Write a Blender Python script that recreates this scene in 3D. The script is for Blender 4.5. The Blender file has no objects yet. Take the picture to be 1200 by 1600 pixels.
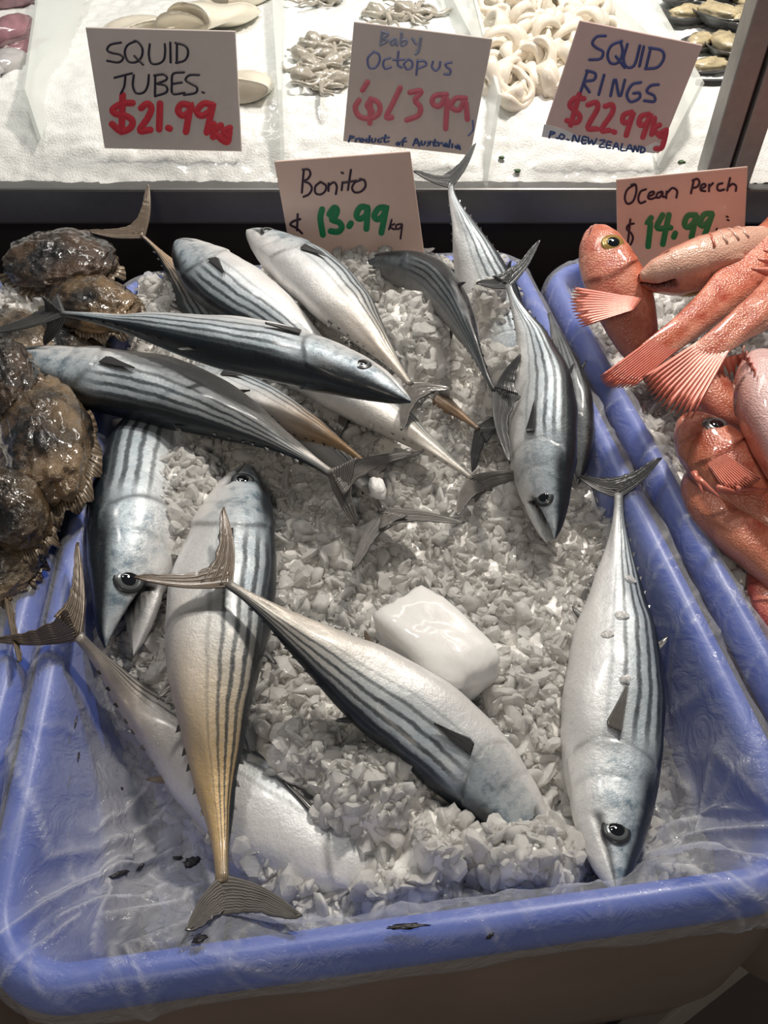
import bpy, math, random
import numpy as np
from mathutils import Vector, Matrix, noise as mn

random.seed(7); rng = np.random.default_rng(7)
SC = bpy.context.scene
COL = SC.collection

# ------------------------------------------------------------------ camera, world, lights, exposure
H = 0.56                                   # camera height above the rims of the tubs (z = 0)
PITCH = math.radians(45.8); YAW = math.radians(7.3); FPX = 1203.0
cam_d = bpy.data.cameras.new('camera'); cam = bpy.data.objects.new('camera', cam_d); COL.objects.link(cam)
cam.location = (0, 0, H); cam.rotation_euler = (math.pi/2 - PITCH, 0, -YAW)
cam_d.sensor_fit = 'VERTICAL'; cam_d.sensor_height = 36.0; cam_d.lens = 36.0*FPX/1600.0
cam_d.clip_start = 0.01
SC.camera = cam

W = bpy.data.worlds.new('market_hall'); SC.world = W; W.use_nodes = True
W.node_tree.nodes['Background'].inputs[0].default_value = (0.80, 0.90, 1.0, 1)
W.node_tree.nodes['Background'].inputs[1].default_value = 0.09

def lamp(name, loc, target, size, power, col, sy=None):
    l = bpy.data.lights.new(name, 'AREA'); l.energy = power; l.color = col
    l.size = size
    if sy: l.shape = 'RECTANGLE'; l.size_y = sy
    o = bpy.data.objects.new(name, l); COL.objects.link(o); o.location = loc
    o.rotation_euler = (Vector(target)-Vector(loc)).to_track_quat('-Z', 'Y').to_euler()
    return o
lamp('hall_spot_lamp', (0.72, 1.45, 1.50), (0.05, 0.60, 0), 0.16, 28, (1.0, 0.92, 0.82))
lamp('hall_spot_lamp', (-0.25, 1.5, 1.85), (0.0, 0.8, 0), 0.16, 9, (1.0, 0.96, 0.90))
lamp('display_lamp', (0.15, 1.75, 1.35), (0.1, 1.5, 0.1), 1.2, 6.5, (1.0, 0.98, 0.93), 0.12)

lamp('front_fill_light', (-0.5, -1.3, 1.9), (0.1, 0.2, -0.3), 0.6, 10, (1.0, 0.86, 0.70))  # added warm fill from behind the camera, lifts the tub fronts and fish

vs = SC.view_settings
vs.view_transform = 'Standard'; vs.look = 'None'; vs.gamma = 1.0; vs.use_curve_mapping = False; vs.exposure = 0.0

# ------------------------------------------------------------------ helpers
FWD = np.array([math.sin(YAW)*math.cos(PITCH), math.cos(YAW)*math.cos(PITCH), -math.sin(PITCH)])
RGT = np.array([math.cos(YAW), -math.sin(YAW), 0.0]); UPV = np.cross(RGT, FWD)
FH = np.array([math.sin(YAW), math.cos(YAW), 0.0]); CAM = np.array([0, 0, H]); ZV = np.array([0, 0, 1.0])
def ray(x, y): return FWD + RGT*(x-600)/FPX + UPV*(800-y)/FPX
def at(x, y, z=0.0):                      # world point at height z seen at photograph position x, y
    d = ray(x, y); return CAM + d*((z-H)/d[2])
def atf(x, y, f):                         # world point at forward distance f along the counter's depth
    d = ray(x, y); return CAM + d*(f/(d@FH))
def RF(r, f, z): return RGT*r + FH*f + ZV*z
def nrm(v): v = np.asarray(v, float); return v/(np.linalg.norm(v)+1e-12)
def sstep(a, b, x): x = np.clip((x-a)/(b-a), 0, 1); return x*x*(3-2*x)

def tag(o, label=None, cat=None, group=None, kind=None):
    if label: o['label'] = label
    if cat: o['category'] = cat
    if group: o['group'] = group
    if kind: o['kind'] = kind
    return o
def empty(name, loc):
    o = bpy.data.objects.new(name, None); COL.objects.link(o); o.location = [float(c) for c in loc]
    o.empty_display_size = 0.02
    return o
def mesh(name, V, F, mat, parent=None, smooth=True, uv=None, attrs=None, rel=True):
    """V in world space; when parented the vertices are stored relative to the parent's location"""
    V = np.asarray(V, float)
    if parent is not None and rel:
        p = parent
        off = np.zeros(3)
        while p is not None: off += np.array(p.location); p = p.parent
        V = V-off; loc = (0, 0, 0)
    elif parent is None and rel:
        loc = V.mean(0); loc[2] = V[:, 2].min(); V = V-loc
    else: loc = (0, 0, 0)
    m = bpy.data.meshes.new(name); m.from_pydata(V.tolist(), [], [list(map(int, f)) for f in F])
    if uv is not None:
        L = m.uv_layers.new(name='UVMap'); vi = np.empty(len(m.loops), np.int32); m.loops.foreach_get('vertex_index', vi)
        if uv.shape[0] == len(V): L.data.foreach_set('uv', uv[vi].astype(np.float32).ravel())
        else: L.data.foreach_set('uv', uv.astype(np.float32).ravel())
    if attrs:
        for k, a in attrs.items():
            at_ = m.attributes.new(k, 'FLOAT', 'POINT'); at_.data.foreach_set('value', np.asarray(a, np.float32))
    if smooth: m.polygons.foreach_set('use_smooth', [True]*len(m.polygons))
    m.materials.append(mat); m.update()
    o = bpy.data.objects.new(name, m); COL.objects.link(o); o.location = [float(c) for c in loc]
    if parent is not None: o.parent = parent
    return o
def grid_faces(n, m, wrap=False):
    F = []
    for i in range(n-1):
        for j in range(m if wrap else m-1):
            a = i*m+j; b = i*m+(j+1) % m; F.append((a, b, b+m, a+m))
    return F
def spline(P, n=None, ts=None):
    """Catmull-Rom through P, parameterised by arc length"""
    P = np.asarray(P, float); Q = np.vstack([2*P[0]-P[1], P, 2*P[-1]-P[-2]])
    out = []
    for i in range(1, len(Q)-2):
        for u in np.linspace(0, 1, 24, endpoint=False):
            a, b, c, d = Q[i-1], Q[i], Q[i+1], Q[i+2]
            out.append(.5*((2*b)+(c-a)*u+(2*a-5*b+4*c-d)*u*u+(3*b-a-3*c+d)*u**3))
    out.append(P[-1]); out = np.array(out)
    s = np.r_[0, np.cumsum(np.linalg.norm(np.diff(out, axis=0), axis=1))]; L = s[-1]; s /= L
    if ts is None: ts = np.linspace(0, 1, n)
    return np.stack([np.interp(ts, s, out[:, k]) for k in range(3)], 1), L
def tube(path, rad, k=8):
    path = np.asarray(path, float); n = len(path); rad = np.broadcast_to(rad, n)
    T = np.gradient(path, axis=0); V = []
    ref = np.array([.31, .2, .93])
    for i in range(n):
        t = nrm(T[i]); a = nrm(np.cross(t, ref)); b = np.cross(t, a)
        for j in range(k):
            an = 2*math.pi*j/k; V.append(path[i]+rad[i]*(a*math.cos(an)+b*math.sin(an)))
    F = grid_faces(n, k, True); F.append(tuple(range(k))[::-1]); F.append(tuple((n-1)*k+j for j in range(k)))
    return np.array(V), F
def boxv(c, ax, ay, az):
    """box with centre c and half-axis vectors"""
    V = [c+sx*ax+sy*ay+sz*az for sz in (-1, 1) for sy in (-1, 1) for sx in (-1, 1)]
    F = [(0, 2, 3, 1), (4, 5, 7, 6), (0, 1, 5, 4), (2, 6, 7, 3), (0, 4, 6, 2), (1, 3, 7, 5)]
    return np.array(V), F
def bevel(o, w, seg=2):
    b = o.modifiers.new('bevel', 'BEVEL'); b.width = w; b.segments = seg; b.limit_method = 'ANGLE'; return o
def solid(o, t, off=0.0):
    s = o.modifiers.new('thickness', 'SOLIDIFY'); s.thickness = t; s.offset = off; return o
def fnoise(P, scale, oct=4):
    return np.array([mn.fractal(Vector(p*scale), 0.9, 2.1, oct) for p in P])

# ------------------------------------------------------------------ materials
class NT:
    def __init__(s, name):
        s.m = bpy.data.materials.new(name); s.m.use_nodes = True; s.t = s.m.node_tree
        s.b = s.t.nodes['Principled BSDF']; s.out = s.t.nodes['Material Output']
    def n(s, typ, **kw):
        x = s.t.nodes.new(typ)
        for k, v in kw.items(): setattr(x, k, v)
        return x
    def l(s, a, b): s.t.links.new(a, b)
    def v(s, sock, val):
        if hasattr(val, 'links') or isinstance(val, bpy.types.NodeSocket): s.l(val, sock)
        else: sock.default_value = val
    def math(s, op, a, b=0.0, c=0.0, clamp=False):
        x = s.n('ShaderNodeMath', operation=op, use_clamp=clamp); s.v(x.inputs[0], a); s.v(x.inputs[1], b); s.v(x.inputs[2], c); return x.outputs[0]
    def step(s, a, b, x):
        r = s.n('ShaderNodeMapRange', interpolation_type='SMOOTHSTEP')
        s.v(r.inputs[0], x); s.v(r.inputs[1], a); s.v(r.inputs[2], b); return r.outputs[0]
    def mix(s, f, a, b):
        x = s.n('ShaderNodeMix', data_type='RGBA'); s.v(x.inputs[0], f); s.v(x.inputs[6], c4(a)); s.v(x.inputs[7], c4(b)); return x.outputs[2]
    def noise(s, scale, detail=4, rough=.55, vec=None, dist=0.0, stretch=None):
        x = s.n('ShaderNodeTexNoise'); x.inputs['Scale'].default_value = scale; x.inputs['Detail'].default_value = detail
        x.inputs['Roughness'].default_value = rough; x.inputs['Distortion'].default_value = dist
        if vec is None:
            vec = s.n('ShaderNodeTexCoord').outputs['Object']
        if stretch:
            mp = s.n('ShaderNodeMapping'); mp.inputs['Scale'].default_value = stretch; s.l(vec, mp.inputs[0]); vec = mp.outputs[0]
        s.l(vec, x.inputs['Vector']); return x.outputs[0]
    def vor(s, scale, feature='F1', vec=None):
        x = s.n('ShaderNodeTexVoronoi', feature=feature); x.inputs['Scale'].default_value = scale
        s.l(vec or s.n('ShaderNodeTexCoord').outputs['Object'], x.inputs['Vector']); return x.outputs[0]
    def bump(s, h, strength=.3, dist=.002, prev=None):
        x = s.n('ShaderNodeBump'); x.inputs['Strength'].default_value = strength; x.inputs['Distance'].default_value = dist
        s.l(h, x.inputs['Height'])
        if prev: s.l(prev, x.inputs['Normal'])
        return x.outputs[0]
    def attr(s, name): return s.n('ShaderNodeAttribute', attribute_name=name).outputs['Fac']
    def set(s, **kw):
        for k, val in kw.items(): s.v(s.b.inputs[k.replace('_', ' ')], c4(val) if k.endswith('Color') else val)
        return s.m
def c4(c):
    return (*c, 1.0) if isinstance(c, tuple) and len(c) == 3 else c

def mat_plain(name, col, rough=.5, metal=0.0, nscale=40, namp=.12, bump=.1, bd=.001, **kw):
    t = NT(name); nz = t.noise(nscale, 5)
    dark = tuple(c*(1-namp*2) for c in col); light = tuple(min(1, c*(1+namp)) for c in col)
    t.set(Base_Color=t.mix(nz, dark, light), Roughness=rough, Metallic=metal, Normal=t.bump(nz, bump, bd), **kw)
    return t.m

def mat_bonito():
    t = NT('bonito_skin')
    uv = t.n('ShaderNodeUVMap'); sp = t.n('ShaderNodeSeparateXYZ'); t.l(uv.outputs[0], sp.inputs[0])
    u, v = sp.outputs[0], sp.outputs[1]
    # d: 0 on the back, 1 on the belly
    d = t.math('MULTIPLY', t.math('MINIMUM', v, t.math('SUBTRACT', 1.0, v)), 2.0)
    nz = t.noise(26, 3); nf = t.noise(420, 4, .7); nm = t.noise(70, 6, .68); ng = t.noise(190, 5, .75)
    dj = t.math('ADD', d, t.math('MULTIPLY', t.math('SUBTRACT', nz, .5), .05))
    dj = t.math('ADD', dj, t.math('MULTIPLY', t.math('SUBTRACT', ng, .5), .035))
    # long dark lines, running slightly upwards to the tail
    ph = t.math('MULTIPLY', t.math('ADD', dj, t.math('MULTIPLY', u, .05)), 2*math.pi*11.0)
    wv = t.math('SINE', ph)
    thr = t.math('ADD', t.math('MULTIPLY', dj, 1.7), -.42)           # lines get thinner towards the belly
    st = t.step(-.45, .8, t.math('SUBTRACT', wv, thr))
    st = t.math('MULTIPLY', st, t.step(.66, .40, dj))
    st = t.math('MULTIPLY', st, t.step(.26, .36, u))
    st = t.math('MULTIPLY', st, t.math('ADD', .62, t.math('MULTIPLY', nm, .5)), clamp=True)
    back = t.step(.26, .12, dj)
    headback = t.math('MULTIPLY', t.step(.34, .2, dj), t.step(.36, .2, u))
    back = t.math('MAXIMUM', back, headback)
    oi = t.n('ShaderNodeObjectInfo')
    silver = t.mix(t.step(.3, .75, dj), (.40, .47, .52), (.74, .73, .72))
    silver = t.mix(t.math('MULTIPLY', t.step(.35, .75, nm), .35), silver, (.86, .87, .88))
    # head: blotchy blue-grey over silver
    head = t.step(.33, .25, u)
    silver = t.mix(t.math('MULTIPLY', head, t.math('MULTIPLY', t.step(.42, .66, nm), t.step(.85, .35, dj))), silver, (.13, .19, .24))
    # tail stem: reflections of wood put into the skin as tan, set per fish
    tan = t.math('MULTIPLY', t.step(.42, .86, u), oi.outputs['Alpha'])
    col = t.mix(tan, silver, oi.outputs['Color'])
    col = t.mix(t.math('MULTIPLY', t.step(.5, .72, ng), .35), col, (.30, .33, .35))
    col = t.mix(st, col, (.024, .034, .042))
    col = t.mix(back, col, (.008, .013, .019))
    col = t.mix(t.math('MULTIPLY', t.step(.93, 1.0, u), .6), col, (.10, .09, .085))
    col = t.mix(t.attr('mark'), col, (.008, .008, .009))
    rough = t.math('ADD', .24, t.math('MULTIPLY', ng, .42))
    metal = t.math('MULTIPLY', t.math('SUBTRACT', 1.0, t.math('MAXIMUM', back, t.attr('mark'))), .28)
    t.set(Base_Color=col, Roughness=rough, Metallic=metal, Coat_Weight=.3, Coat_Roughness=.16,
          Normal=t.bump(nf, .35, .0010, t.bump(nm, .35, .0028)))
    return t.m
def mat_fin(name, a, b, trans=.0):
    t = NT(name); uv = t.n('ShaderNodeUVMap')
    sp = t.n('ShaderNodeSeparateXYZ'); t.l(uv.outputs[0], sp.inputs[0])
    rays = t.math('SINE', t.math('MULTIPLY', sp.outputs[1], 75.0)); nz = t.noise(90, 4)
    f = t.math('ADD', t.math('MULTIPLY', t.step(-.6, .8, rays), .55), t.math('MULTIPLY', nz, .5), clamp=True)
    t.set(Base_Color=t.mix(f, a, b), Roughness=.33, Coat_Weight=.3, Coat_Roughness=.15, Metallic=.15, Normal=t.bump(rays, .5, .0012))
    return t.m
def mat_perch():
    t = NT('perch_skin')
    uv = t.n('ShaderNodeUVMap'); sp = t.n('ShaderNodeSeparateXYZ'); t.l(uv.outputs[0], sp.inputs[0])
    u, v = sp.outputs[0], sp.outputs[1]
    d = t.math('MULTIPLY', t.math('MINIMUM', v, t.math('SUBTRACT', 1.0, v)), 2.0)
    nz = t.noise(45, 5, .65); nl = t.noise(18, 3); sc = t.vor(460)
    oi = t.n('ShaderNodeObjectInfo')
    col = t.mix(t.step(.3, .66, nz), (.46, .085, .048), (.75, .29, .19))
    col = t.mix(t.math('MULTIPLY', t.step(.45, .62, nl), .6), col, (.55, .13, .06))
    col = t.mix(t.math('MULTIPLY', t.step(.52, .95, d), .85), col, oi.outputs['Color'])
    col = t.mix(t.attr('mark'), col, (.09, .015, .012))
    t.set(Base_Color=col, Roughness=t.math('ADD', .2, t.math('MULTIPLY', nz, .25)), Coat_Weight=.5, Coat_Roughness=.08,
          Subsurface_Weight=.12, Subsurface_Radius=(.012, .004, .003), Subsurface_Scale=.6,
          Normal=t.bump(sc, .45, .0014, t.bump(nz, .2, .002)))
    return t.m
def mat_flat():
    t = NT('flatfish_skin'); a = t.noise(22, 6, .7); b = t.noise(85, 5, .7); c = t.noise(9, 3)
    oi = t.n('ShaderNodeObjectInfo')
    col = t.mix(t.step(.46, .56, a), (.008, .007, .006), (.075, .046, .025))
    col = t.mix(t.math('MULTIPLY', t.step(.42, .6, c), oi.outputs['Alpha']), col, oi.outputs['Color'])
    col = t.mix(t.math('MULTIPLY', t.step(.55, .7, b), .5), col, (.02, .016, .012))
    t.set(Base_Color=col, Roughness=.2, Coat_Weight=.8, Coat_Roughness=.06, Normal=t.bump(t.noise(260, 4, .7), .5, .002, t.bump(b, .8, .005, t.bump(a, .7, .010))))
    return t.m
def mat_ice(name, col, ss=.35, rough=.14, scale=220, bd=.0015, tr=0.0):
    t = NT(name); a = t.noise(scale, 4); b = t.noise(scale*.2, 3)
    t.set(Base_Color=t.mix(b, tuple(c*.88 for c in col), col), Roughness=rough, IOR=1.31, Subsurface_Weight=ss, Transmission_Weight=tr,
          Subsurface_Radius=(.02, .02, .02), Subsurface_Scale=.5, Specular_IOR_Level=.6, Coat_Weight=.35, Coat_Roughness=.06, Normal=t.bump(a, .5, bd))
    return t.m
def mat_film():
    t = NT('clear_plastic_film'); n1 = t.noise(38, 5, .6, dist=1.2); n2 = t.noise(150, 3)
    t.set(Base_Color=(.80, .82, .86), Roughness=.16, Specular_IOR_Level=.8,
          Normal=t.bump(n2, .35, .0015, t.bump(n1, .8, .006)))
    tp = t.n('ShaderNodeBsdfTransparent'); tp.inputs[0].default_value = (.95, .96, .98, 1)
    mx = t.n('ShaderNodeMixShader'); lw = t.n('ShaderNodeLayerWeight'); lw.inputs[0].default_value = .25
    f = t.math('ADD', .12, t.math('MULTIPLY', lw.outputs['Facing'], .28))
    f = t.math('ADD', f, t.math('MULTIPLY', t.attr('crease'), .38), clamp=True)
    t.l(f, mx.inputs[0]); t.l(tp.outputs[0], mx.inputs[1]); t.l(t.b.outputs[0], mx.inputs[2]); t.l(mx.outputs[0], t.out.inputs[0])
    return t.m
def mat_acrylic():
    t = NT('frosted_acrylic'); n = t.noise(30, 3)
    t.set(Base_Color=(.86, .88, .86), Roughness=.2, Normal=t.bump(n, .1, .001))
    tp = t.n('ShaderNodeBsdfTransparent'); tp.inputs[0].default_value = (.94, .96, .95, 1)
    mx = t.n('ShaderNodeMixShader'); lw = t.n('ShaderNodeLayerWeight'); lw.inputs[0].default_value = .3
    t.l(t.math('ADD', .34, t.math('MULTIPLY', lw.outputs['Facing'], .35)), mx.inputs[0])
    t.l(tp.outputs[0], mx.inputs[1]); t.l(t.b.outputs[0], mx.inputs[2]); t.l(mx.outputs[0], t.out.inputs[0])
    return t.m

M = {}
M['bonito'] = mat_bonito(); M['fin'] = mat_fin('bonito_fin', (.045, .043, .042), (.27, .25, .23))
M['fin_dark'] = mat_fin('bonito_dark_fin', (.016, .016, .018), (.10, .10, .10))
M['fin_brown'] = mat_fin('bonito_brown_fin', (.06, .045, .034), (.30, .23, .17))
M['perch'] = mat_perch(); M['perch_fin'] = mat_fin('perch_fin', (.50, .10, .07), (.80, .30, .21))
M['pale_skin'] = mat_plain('pale_fish_skin', (.78, .52, .42), .25, 0, 60); M['flat'] = mat_flat(); M['flat_fin'] = mat_fin('flatfish_fin', (.05, .035, .022), (.30, .23, .16))
M['iris'] = mat_plain('eye_iris', (.22, .235, .24), .2, .6, 300)
M['iris_gold'] = mat_plain('eye_iris_gold', (.42, .27, .08), .2, .3, 300)
M['pupil'] = mat_plain('eye_pupil', (.006, .006, .008), .04, 0, 60, Coat_Weight=1.0, Coat_Roughness=.02)
M['eye_rim'] = mat_plain('eye_rim', (.03, .032, .035), .3, 0, 200)
M['ice'] = mat_ice('crushed_ice', (.94, .92, .88))
t_ = NT('clear_ice_chunk'); a_ = t_.noise(170, 3)
M['chunk'] = t_.set(Base_Color=(.99, .975, .945), Roughness=.06, IOR=1.29, Transmission_Weight=.55, Subsurface_Weight=.35, Subsurface_Radius=(.02, .02, .02), Subsurface_Scale=.4, Normal=t_.bump(a_, .35, .002))
M['ice_block'] = mat_ice('solid_ice', (.84, .83, .81), .6, .38, 45, .002)
M['shaved'] = mat_ice('shaved_ice', (.86, .87, .85), .25, .4, 330, .004)
M['blue'] = mat_plain('blue_plastic', (.070, .135, .53), .38, 0, 14, .07, .06, .002)
M['apron'] = mat_plain('taupe_outer_wall', (.27, .20, .16), .45, 0, 7, .2, .1, .003)  # even taupe on the outer wall, apart from the blue body
M['film'] = mat_film(); M['acrylic'] = mat_acrylic()
M['ledge'] = mat_plain('grey_painted_steel', (.11, .11, .108), .35, .3, 60, .1)
M['black'] = mat_plain('black_rubber', (.012, .012, .014), .5, 0, 50)
M['steel'] = mat_plain('brushed_steel', (.36, .35, .335), .5, .45, 90)
M['card'] = mat_plain('pink_card', (.82, .60, .52), .32, 0, 30, .05, .05, Coat_Weight=.3)
M['card_grey'] = mat_plain('faded_pink_card', (.70, .62, .58), .32, 0, 30, .05, .05, Coat_Weight=.3)
M['card_rose'] = mat_plain('rose_card', (.74, .56, .53), .32, 0, 30, .05, .05, Coat_Weight=.3)
M['white_label'] = mat_plain('white_label', (.80, .82, .84), .4, 0, 40)
for k, c in dict(ink_black=(.025, .02, .04), ink_purple=(.035, .012, .04), ink_green=(.01, .26, .10), ink_red=(.75, .045, .07), ink_pink=(.70, .17, .22), ink_rose=(.66, .07, .11), ink_blue=(.07, .09, .27),
                 ink_faded=(.30, .33, .46), ink_navy=(.04, .09, .26), ink_paleblue=(.17, .20, .42)).items():
    M[k] = mat_plain(k, c, .35, 0, 160, .12)
M['squid'] = mat_plain('raw_squid', (.84, .78, .65), .18, 0, 30, .06, .2, .002, Coat_Weight=.6, Coat_Roughness=.08, Subsurface_Weight=.3, Subsurface_Radius=(.01, .008, .006))
M['ring'] = mat_plain('raw_squid_ring', (.86, .79, .68), .16, 0, 40, .06, .2, .002, Coat_Weight=.6, Coat_Roughness=.06, Subsurface_Weight=.3, Subsurface_Radius=(.01, .008, .006))
M['octopus'] = mat_plain('raw_octopus', (.50, .46, .39), .15, 0, 45, .3, .5, .003, Coat_Weight=.8, Coat_Roughness=.05)
M['purple'] = mat_plain('purple_squid_skin', (.36, .19, .22), .15, 0, 45, .35, .4, .003, Coat_Weight=.8, Coat_Roughness=.05)
M['greywhite'] = mat_plain('grey_squid_flesh', (.52, .50, .50), .15, 0, 35, .2, .3, .003, Coat_Weight=.8, Coat_Roughness=.05)
M['shell'] = mat_plain('mussel_shell', (.10, .10, .10), .22, 0, 30, .35, .3, .003, Coat_Weight=.5)
M['meat'] = mat_plain('mussel_meat', (.62, .52, .33), .2, 0, 60, .3, .5, .003, Coat_Weight=.6)
M['herb'] = mat_plain('green_herb', (.04, .10, .03), .5, 0, 60)
M['speck'] = mat_plain('dark_speck', (.02, .018, .022), .4, 0, 60)
M['floor'] = mat_plain('dark_floor', (.10, .075, .06), .5, 0, 6)
M['wall'] = mat_plain('pale_wall', (.55, .55, .53), .5, 0, 6, .05)
M['legs'] = mat_plain('cream_metal', (.42, .36, .30), .4, 0, 20)

# ------------------------------------------------------------------ the setting
V, F = boxv(np.array([0, .8, -.96]), np.array([3, 0, 0]), np.array([0, 3, 0]), np.array([0, 0, .04])); tag(mesh('floor', V, F, M['floor'], smooth=False), kind='structure')
V, F = boxv(RF(0, 3.0, .5), RGT*3, FH*.05, ZV*1.42); tag(mesh('wall_back', V, F, M['wall'], smooth=False), kind='structure')

# ------------------------------------------------------------------ tubs
def rrect(x0, x1, y0, y1, o, rc, den=1):
    """closed loop of a rounded rectangle grown by o; the same number of points for every o"""
    ncorner = 14*den; r = max(rc+o, .006); x0 -= o; x1 += o; y0 -= o; y1 += o
    pts = []
    for (cx, cy, a0) in ((x1-r, y0+r, -90), (x1-r, y1-r, 0), (x0+r, y1-r, 90), (x0+r, y0+r, 180)):
        pts.append([(cx+r*math.cos(math.radians(a0+90*k/ncorner)), cy+r*math.sin(math.radians(a0+90*k/ncorner))) for k in range(ncorner+1)])
    out = []
    for k in range(4):
        out += pts[k]; a = pts[k][-1]; b = pts[(k+1) % 4][0]
        n = (60 if k % 2 == 0 else 40)*den
        out += [(a[0]+(b[0]-a[0])*i/n, a[1]+(b[1]-a[1])*i/n) for i in range(1, n)]
    return np.array(out)
TUB_PROF = [(-.06, -.285), (-.05, -.28), (-.04, -.26), (-.016, -.13), (-.006, -.04), (-.003, -.012), (0, 0), (.005, .0045), (.011, .006), (.017, .004), (.021, -.001), (.0245, -.008), (.026, -.018), (.0245, -.021)]
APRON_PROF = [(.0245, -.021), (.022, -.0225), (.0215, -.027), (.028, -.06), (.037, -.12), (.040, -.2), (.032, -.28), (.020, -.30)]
def tub(x0, x1, y0, y1, label):
    rc = .045; root = empty('plastic_tub', ((x0+x1)/2, (y0+y1)/2, -.30)); tag(root, label, 'tub', 'blue tubs side by side')
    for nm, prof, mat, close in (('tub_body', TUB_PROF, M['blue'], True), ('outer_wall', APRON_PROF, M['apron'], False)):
        V = []; n = None
        for (o, z) in prof:
            L = rrect(x0, x1, y0, y1, o, rc); n = len(L)
            # the long rims sag and bow a little
            V.append(np.c_[L, np.full(n, z)])
        V = np.vstack(V); F = grid_faces(len(prof), n, True)
        if close: F.append(tuple(range(n))[::-1])
        else: F.append(tuple((len(prof)-1)*n+j for j in range(n)))
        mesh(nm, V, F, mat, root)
    return root
CT = (-.226, .317, .163, 1.035)
tub(*CT, 'blue plastic tub of striped bonito in the middle')
LT = (-.86, -.283, .168, 1.035); RT = (.382, .80, .163, .99)
tub(*LT, 'blue plastic tub holding the dark brown flatfish')
tub(*RT, 'blue plastic tub holding the red ocean perch')

def liner(box, label, seed, depth=.12, nf=260, creases=(), corners=()):
    """thin creased film lining a tub and hanging over its rim"""
    r = np.random.default_rng(seed); rc = .045
    pr = [(-.20, -depth-.006), (-.14, -depth-.004), (-.09, -depth), (-.05, -depth+.006), (-.028, -depth+.018), (-.0155, -.058), (-.010, -.030), (-.005, -.010), (0, .0025), (.005, .0070), (.011, .0085), (.018, .0065), (.023, .001), (.0272, -.007), (.0290, -.018), (.0285, -.024), (.027, -.027)]
    pr = np.array(pr); s = np.r_[0, np.cumsum(np.linalg.norm(np.diff(pr, axis=0), axis=1))]
    q = np.linspace(0, s[-1], 110); prof = np.c_[np.interp(q, s, pr[:, 0]), np.interp(q, s, pr[:, 1])]
    V = np.array([np.c_[rrect(*box, o, rc, 3), np.full(len(rrect(*box, o, rc, 3)), z)] for (o, z) in prof]); n = V.shape[1]
    Q = np.broadcast_to(q[:, None], V.shape[:2]); O = np.broadcast_to(prof[:, 0][:, None], V.shape[:2])
    ctr = np.array([(box[0]+box[1])/2, (box[2]+box[3])/2])
    for (cx, cy, rad, pull) in corners:                 # the film spans the corner in a slack swag
        wc = np.exp(-((V[..., 0]-cx)**2+(V[..., 1]-cy)**2)/rad**2)*np.clip(-O/.02, 0, 1)
        d = ctr-np.array([cx, cy]); d /= np.linalg.norm(d); V[..., :2] += (wc*pull)[..., None]*d; V[..., 2] += wc*pull*.25
    du = np.roll(V, -1, 1)-np.roll(V, 1, 1); dv = np.gradient(V, axis=0)
    N = np.cross(du, dv); N /= np.linalg.norm(N, axis=2, keepdims=True)+1e-9
    ref = rrect(*box, 0, rc, 3); sl = np.r_[0, np.cumsum(np.linalg.norm(np.diff(np.vstack([ref, ref[:1]]), axis=0), axis=1))]; per = sl[-1]
    S = np.broadcast_to(sl[:-1][None], V.shape[:2])
    h = np.zeros(S.shape); cr = np.zeros(S.shape)
    for k in range(nf):
        c = (r.uniform(0, per), r.uniform(.05, s[-1])); an = r.normal(math.pi/2 if r.random() < .55 else 0.4, .6); ln = r.uniform(.02, .09); w = r.uniform(.004, .011); A = r.uniform(.0015, .0045)
        ds = (S-c[0]+per/2) % per-per/2; dq = Q-c[1]
        a = ds*math.cos(an)+dq*math.sin(an); b = -ds*math.sin(an)+dq*math.cos(an)+.10*a*a/ln
        e = np.clip(1-np.abs(a)/ln, 0, 1); h = np.maximum(h, A*e*np.clip(1-np.abs(b)/w, 0, 1)); cr = np.maximum(cr, e*np.clip(1-np.abs(b)/(w*.3), 0, 1)*.5)
    for (pts, w, A) in creases:                         # long folds of the slack corners
        W2 = np.array([at(x, y, z)[:2] for x, y, z in pts])
        for a0, b0 in zip(W2[:-1], W2[1:]):
            d = b0-a0; L2 = d@d; tt = np.clip(((V[..., :2]-a0)@d)/L2, 0, 1); dist = np.linalg.norm(V[..., :2]-(a0+tt[..., None]*d), axis=2)
            mk = (prof[:, 1][:, None] > -.2)*(O < .03); h = np.maximum(h, A*np.clip(1-dist/w, 0, 1)*mk); cr = np.maximum(cr, np.clip(1-dist/.0022, 0, 1)*.6*mk)
    X2 = V[..., :2]; slack = np.clip(sum([np.exp(-((V[..., 0]-cx)**2+(V[..., 1]-cy)**2)/(rad*1.2)**2) for (cx, cy, rad, pull) in corners]), 0, 1) if corners else 0.0
    fac = np.zeros(S.shape)
    for k in range(26):                                 # flat facets meeting in sharp folds
        an = r.uniform(0, math.pi); ph = r.uniform(0, .06); f_ = (X2[..., 0]*math.cos(an)+X2[..., 1]*math.sin(an)+ph)/.055
        fac += np.abs((f_ % 1)-.5)*2/26**.5*.5*(1 if k % 2 else -1)
    h = h+.010*np.clip(fac+.3, 0, 2)*slack*(O < .004)
    lw = .0016*np.sin(S*31+Q*17)+.0015*np.sin(S*57-Q*43+1.3); wide = np.clip(1-np.abs(O-.013)/.02, 0, 1)
    h = np.clip(h+lw*(1-.7*wide)+.0018, .0008, .03)
    sgn = np.where(N[len(q)*2//3, :, 2:3] < 0, -1.0, 1.0)[None]
    V = V+N*h[..., None]*sgn
    cr = np.clip(cr+.55*slack*(O < -.004)*sstep(0, .02, -O), 0, 1)
    o = mesh('plastic_liner', V.reshape(-1, 3), grid_faces(len(V), n, True), M['film'], attrs={'crease': np.clip(cr, 0, 1).ravel()})
    tag(o, label, 'plastic film', 'film liners over the tubs')
    return o
Z1 = -.04
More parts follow.
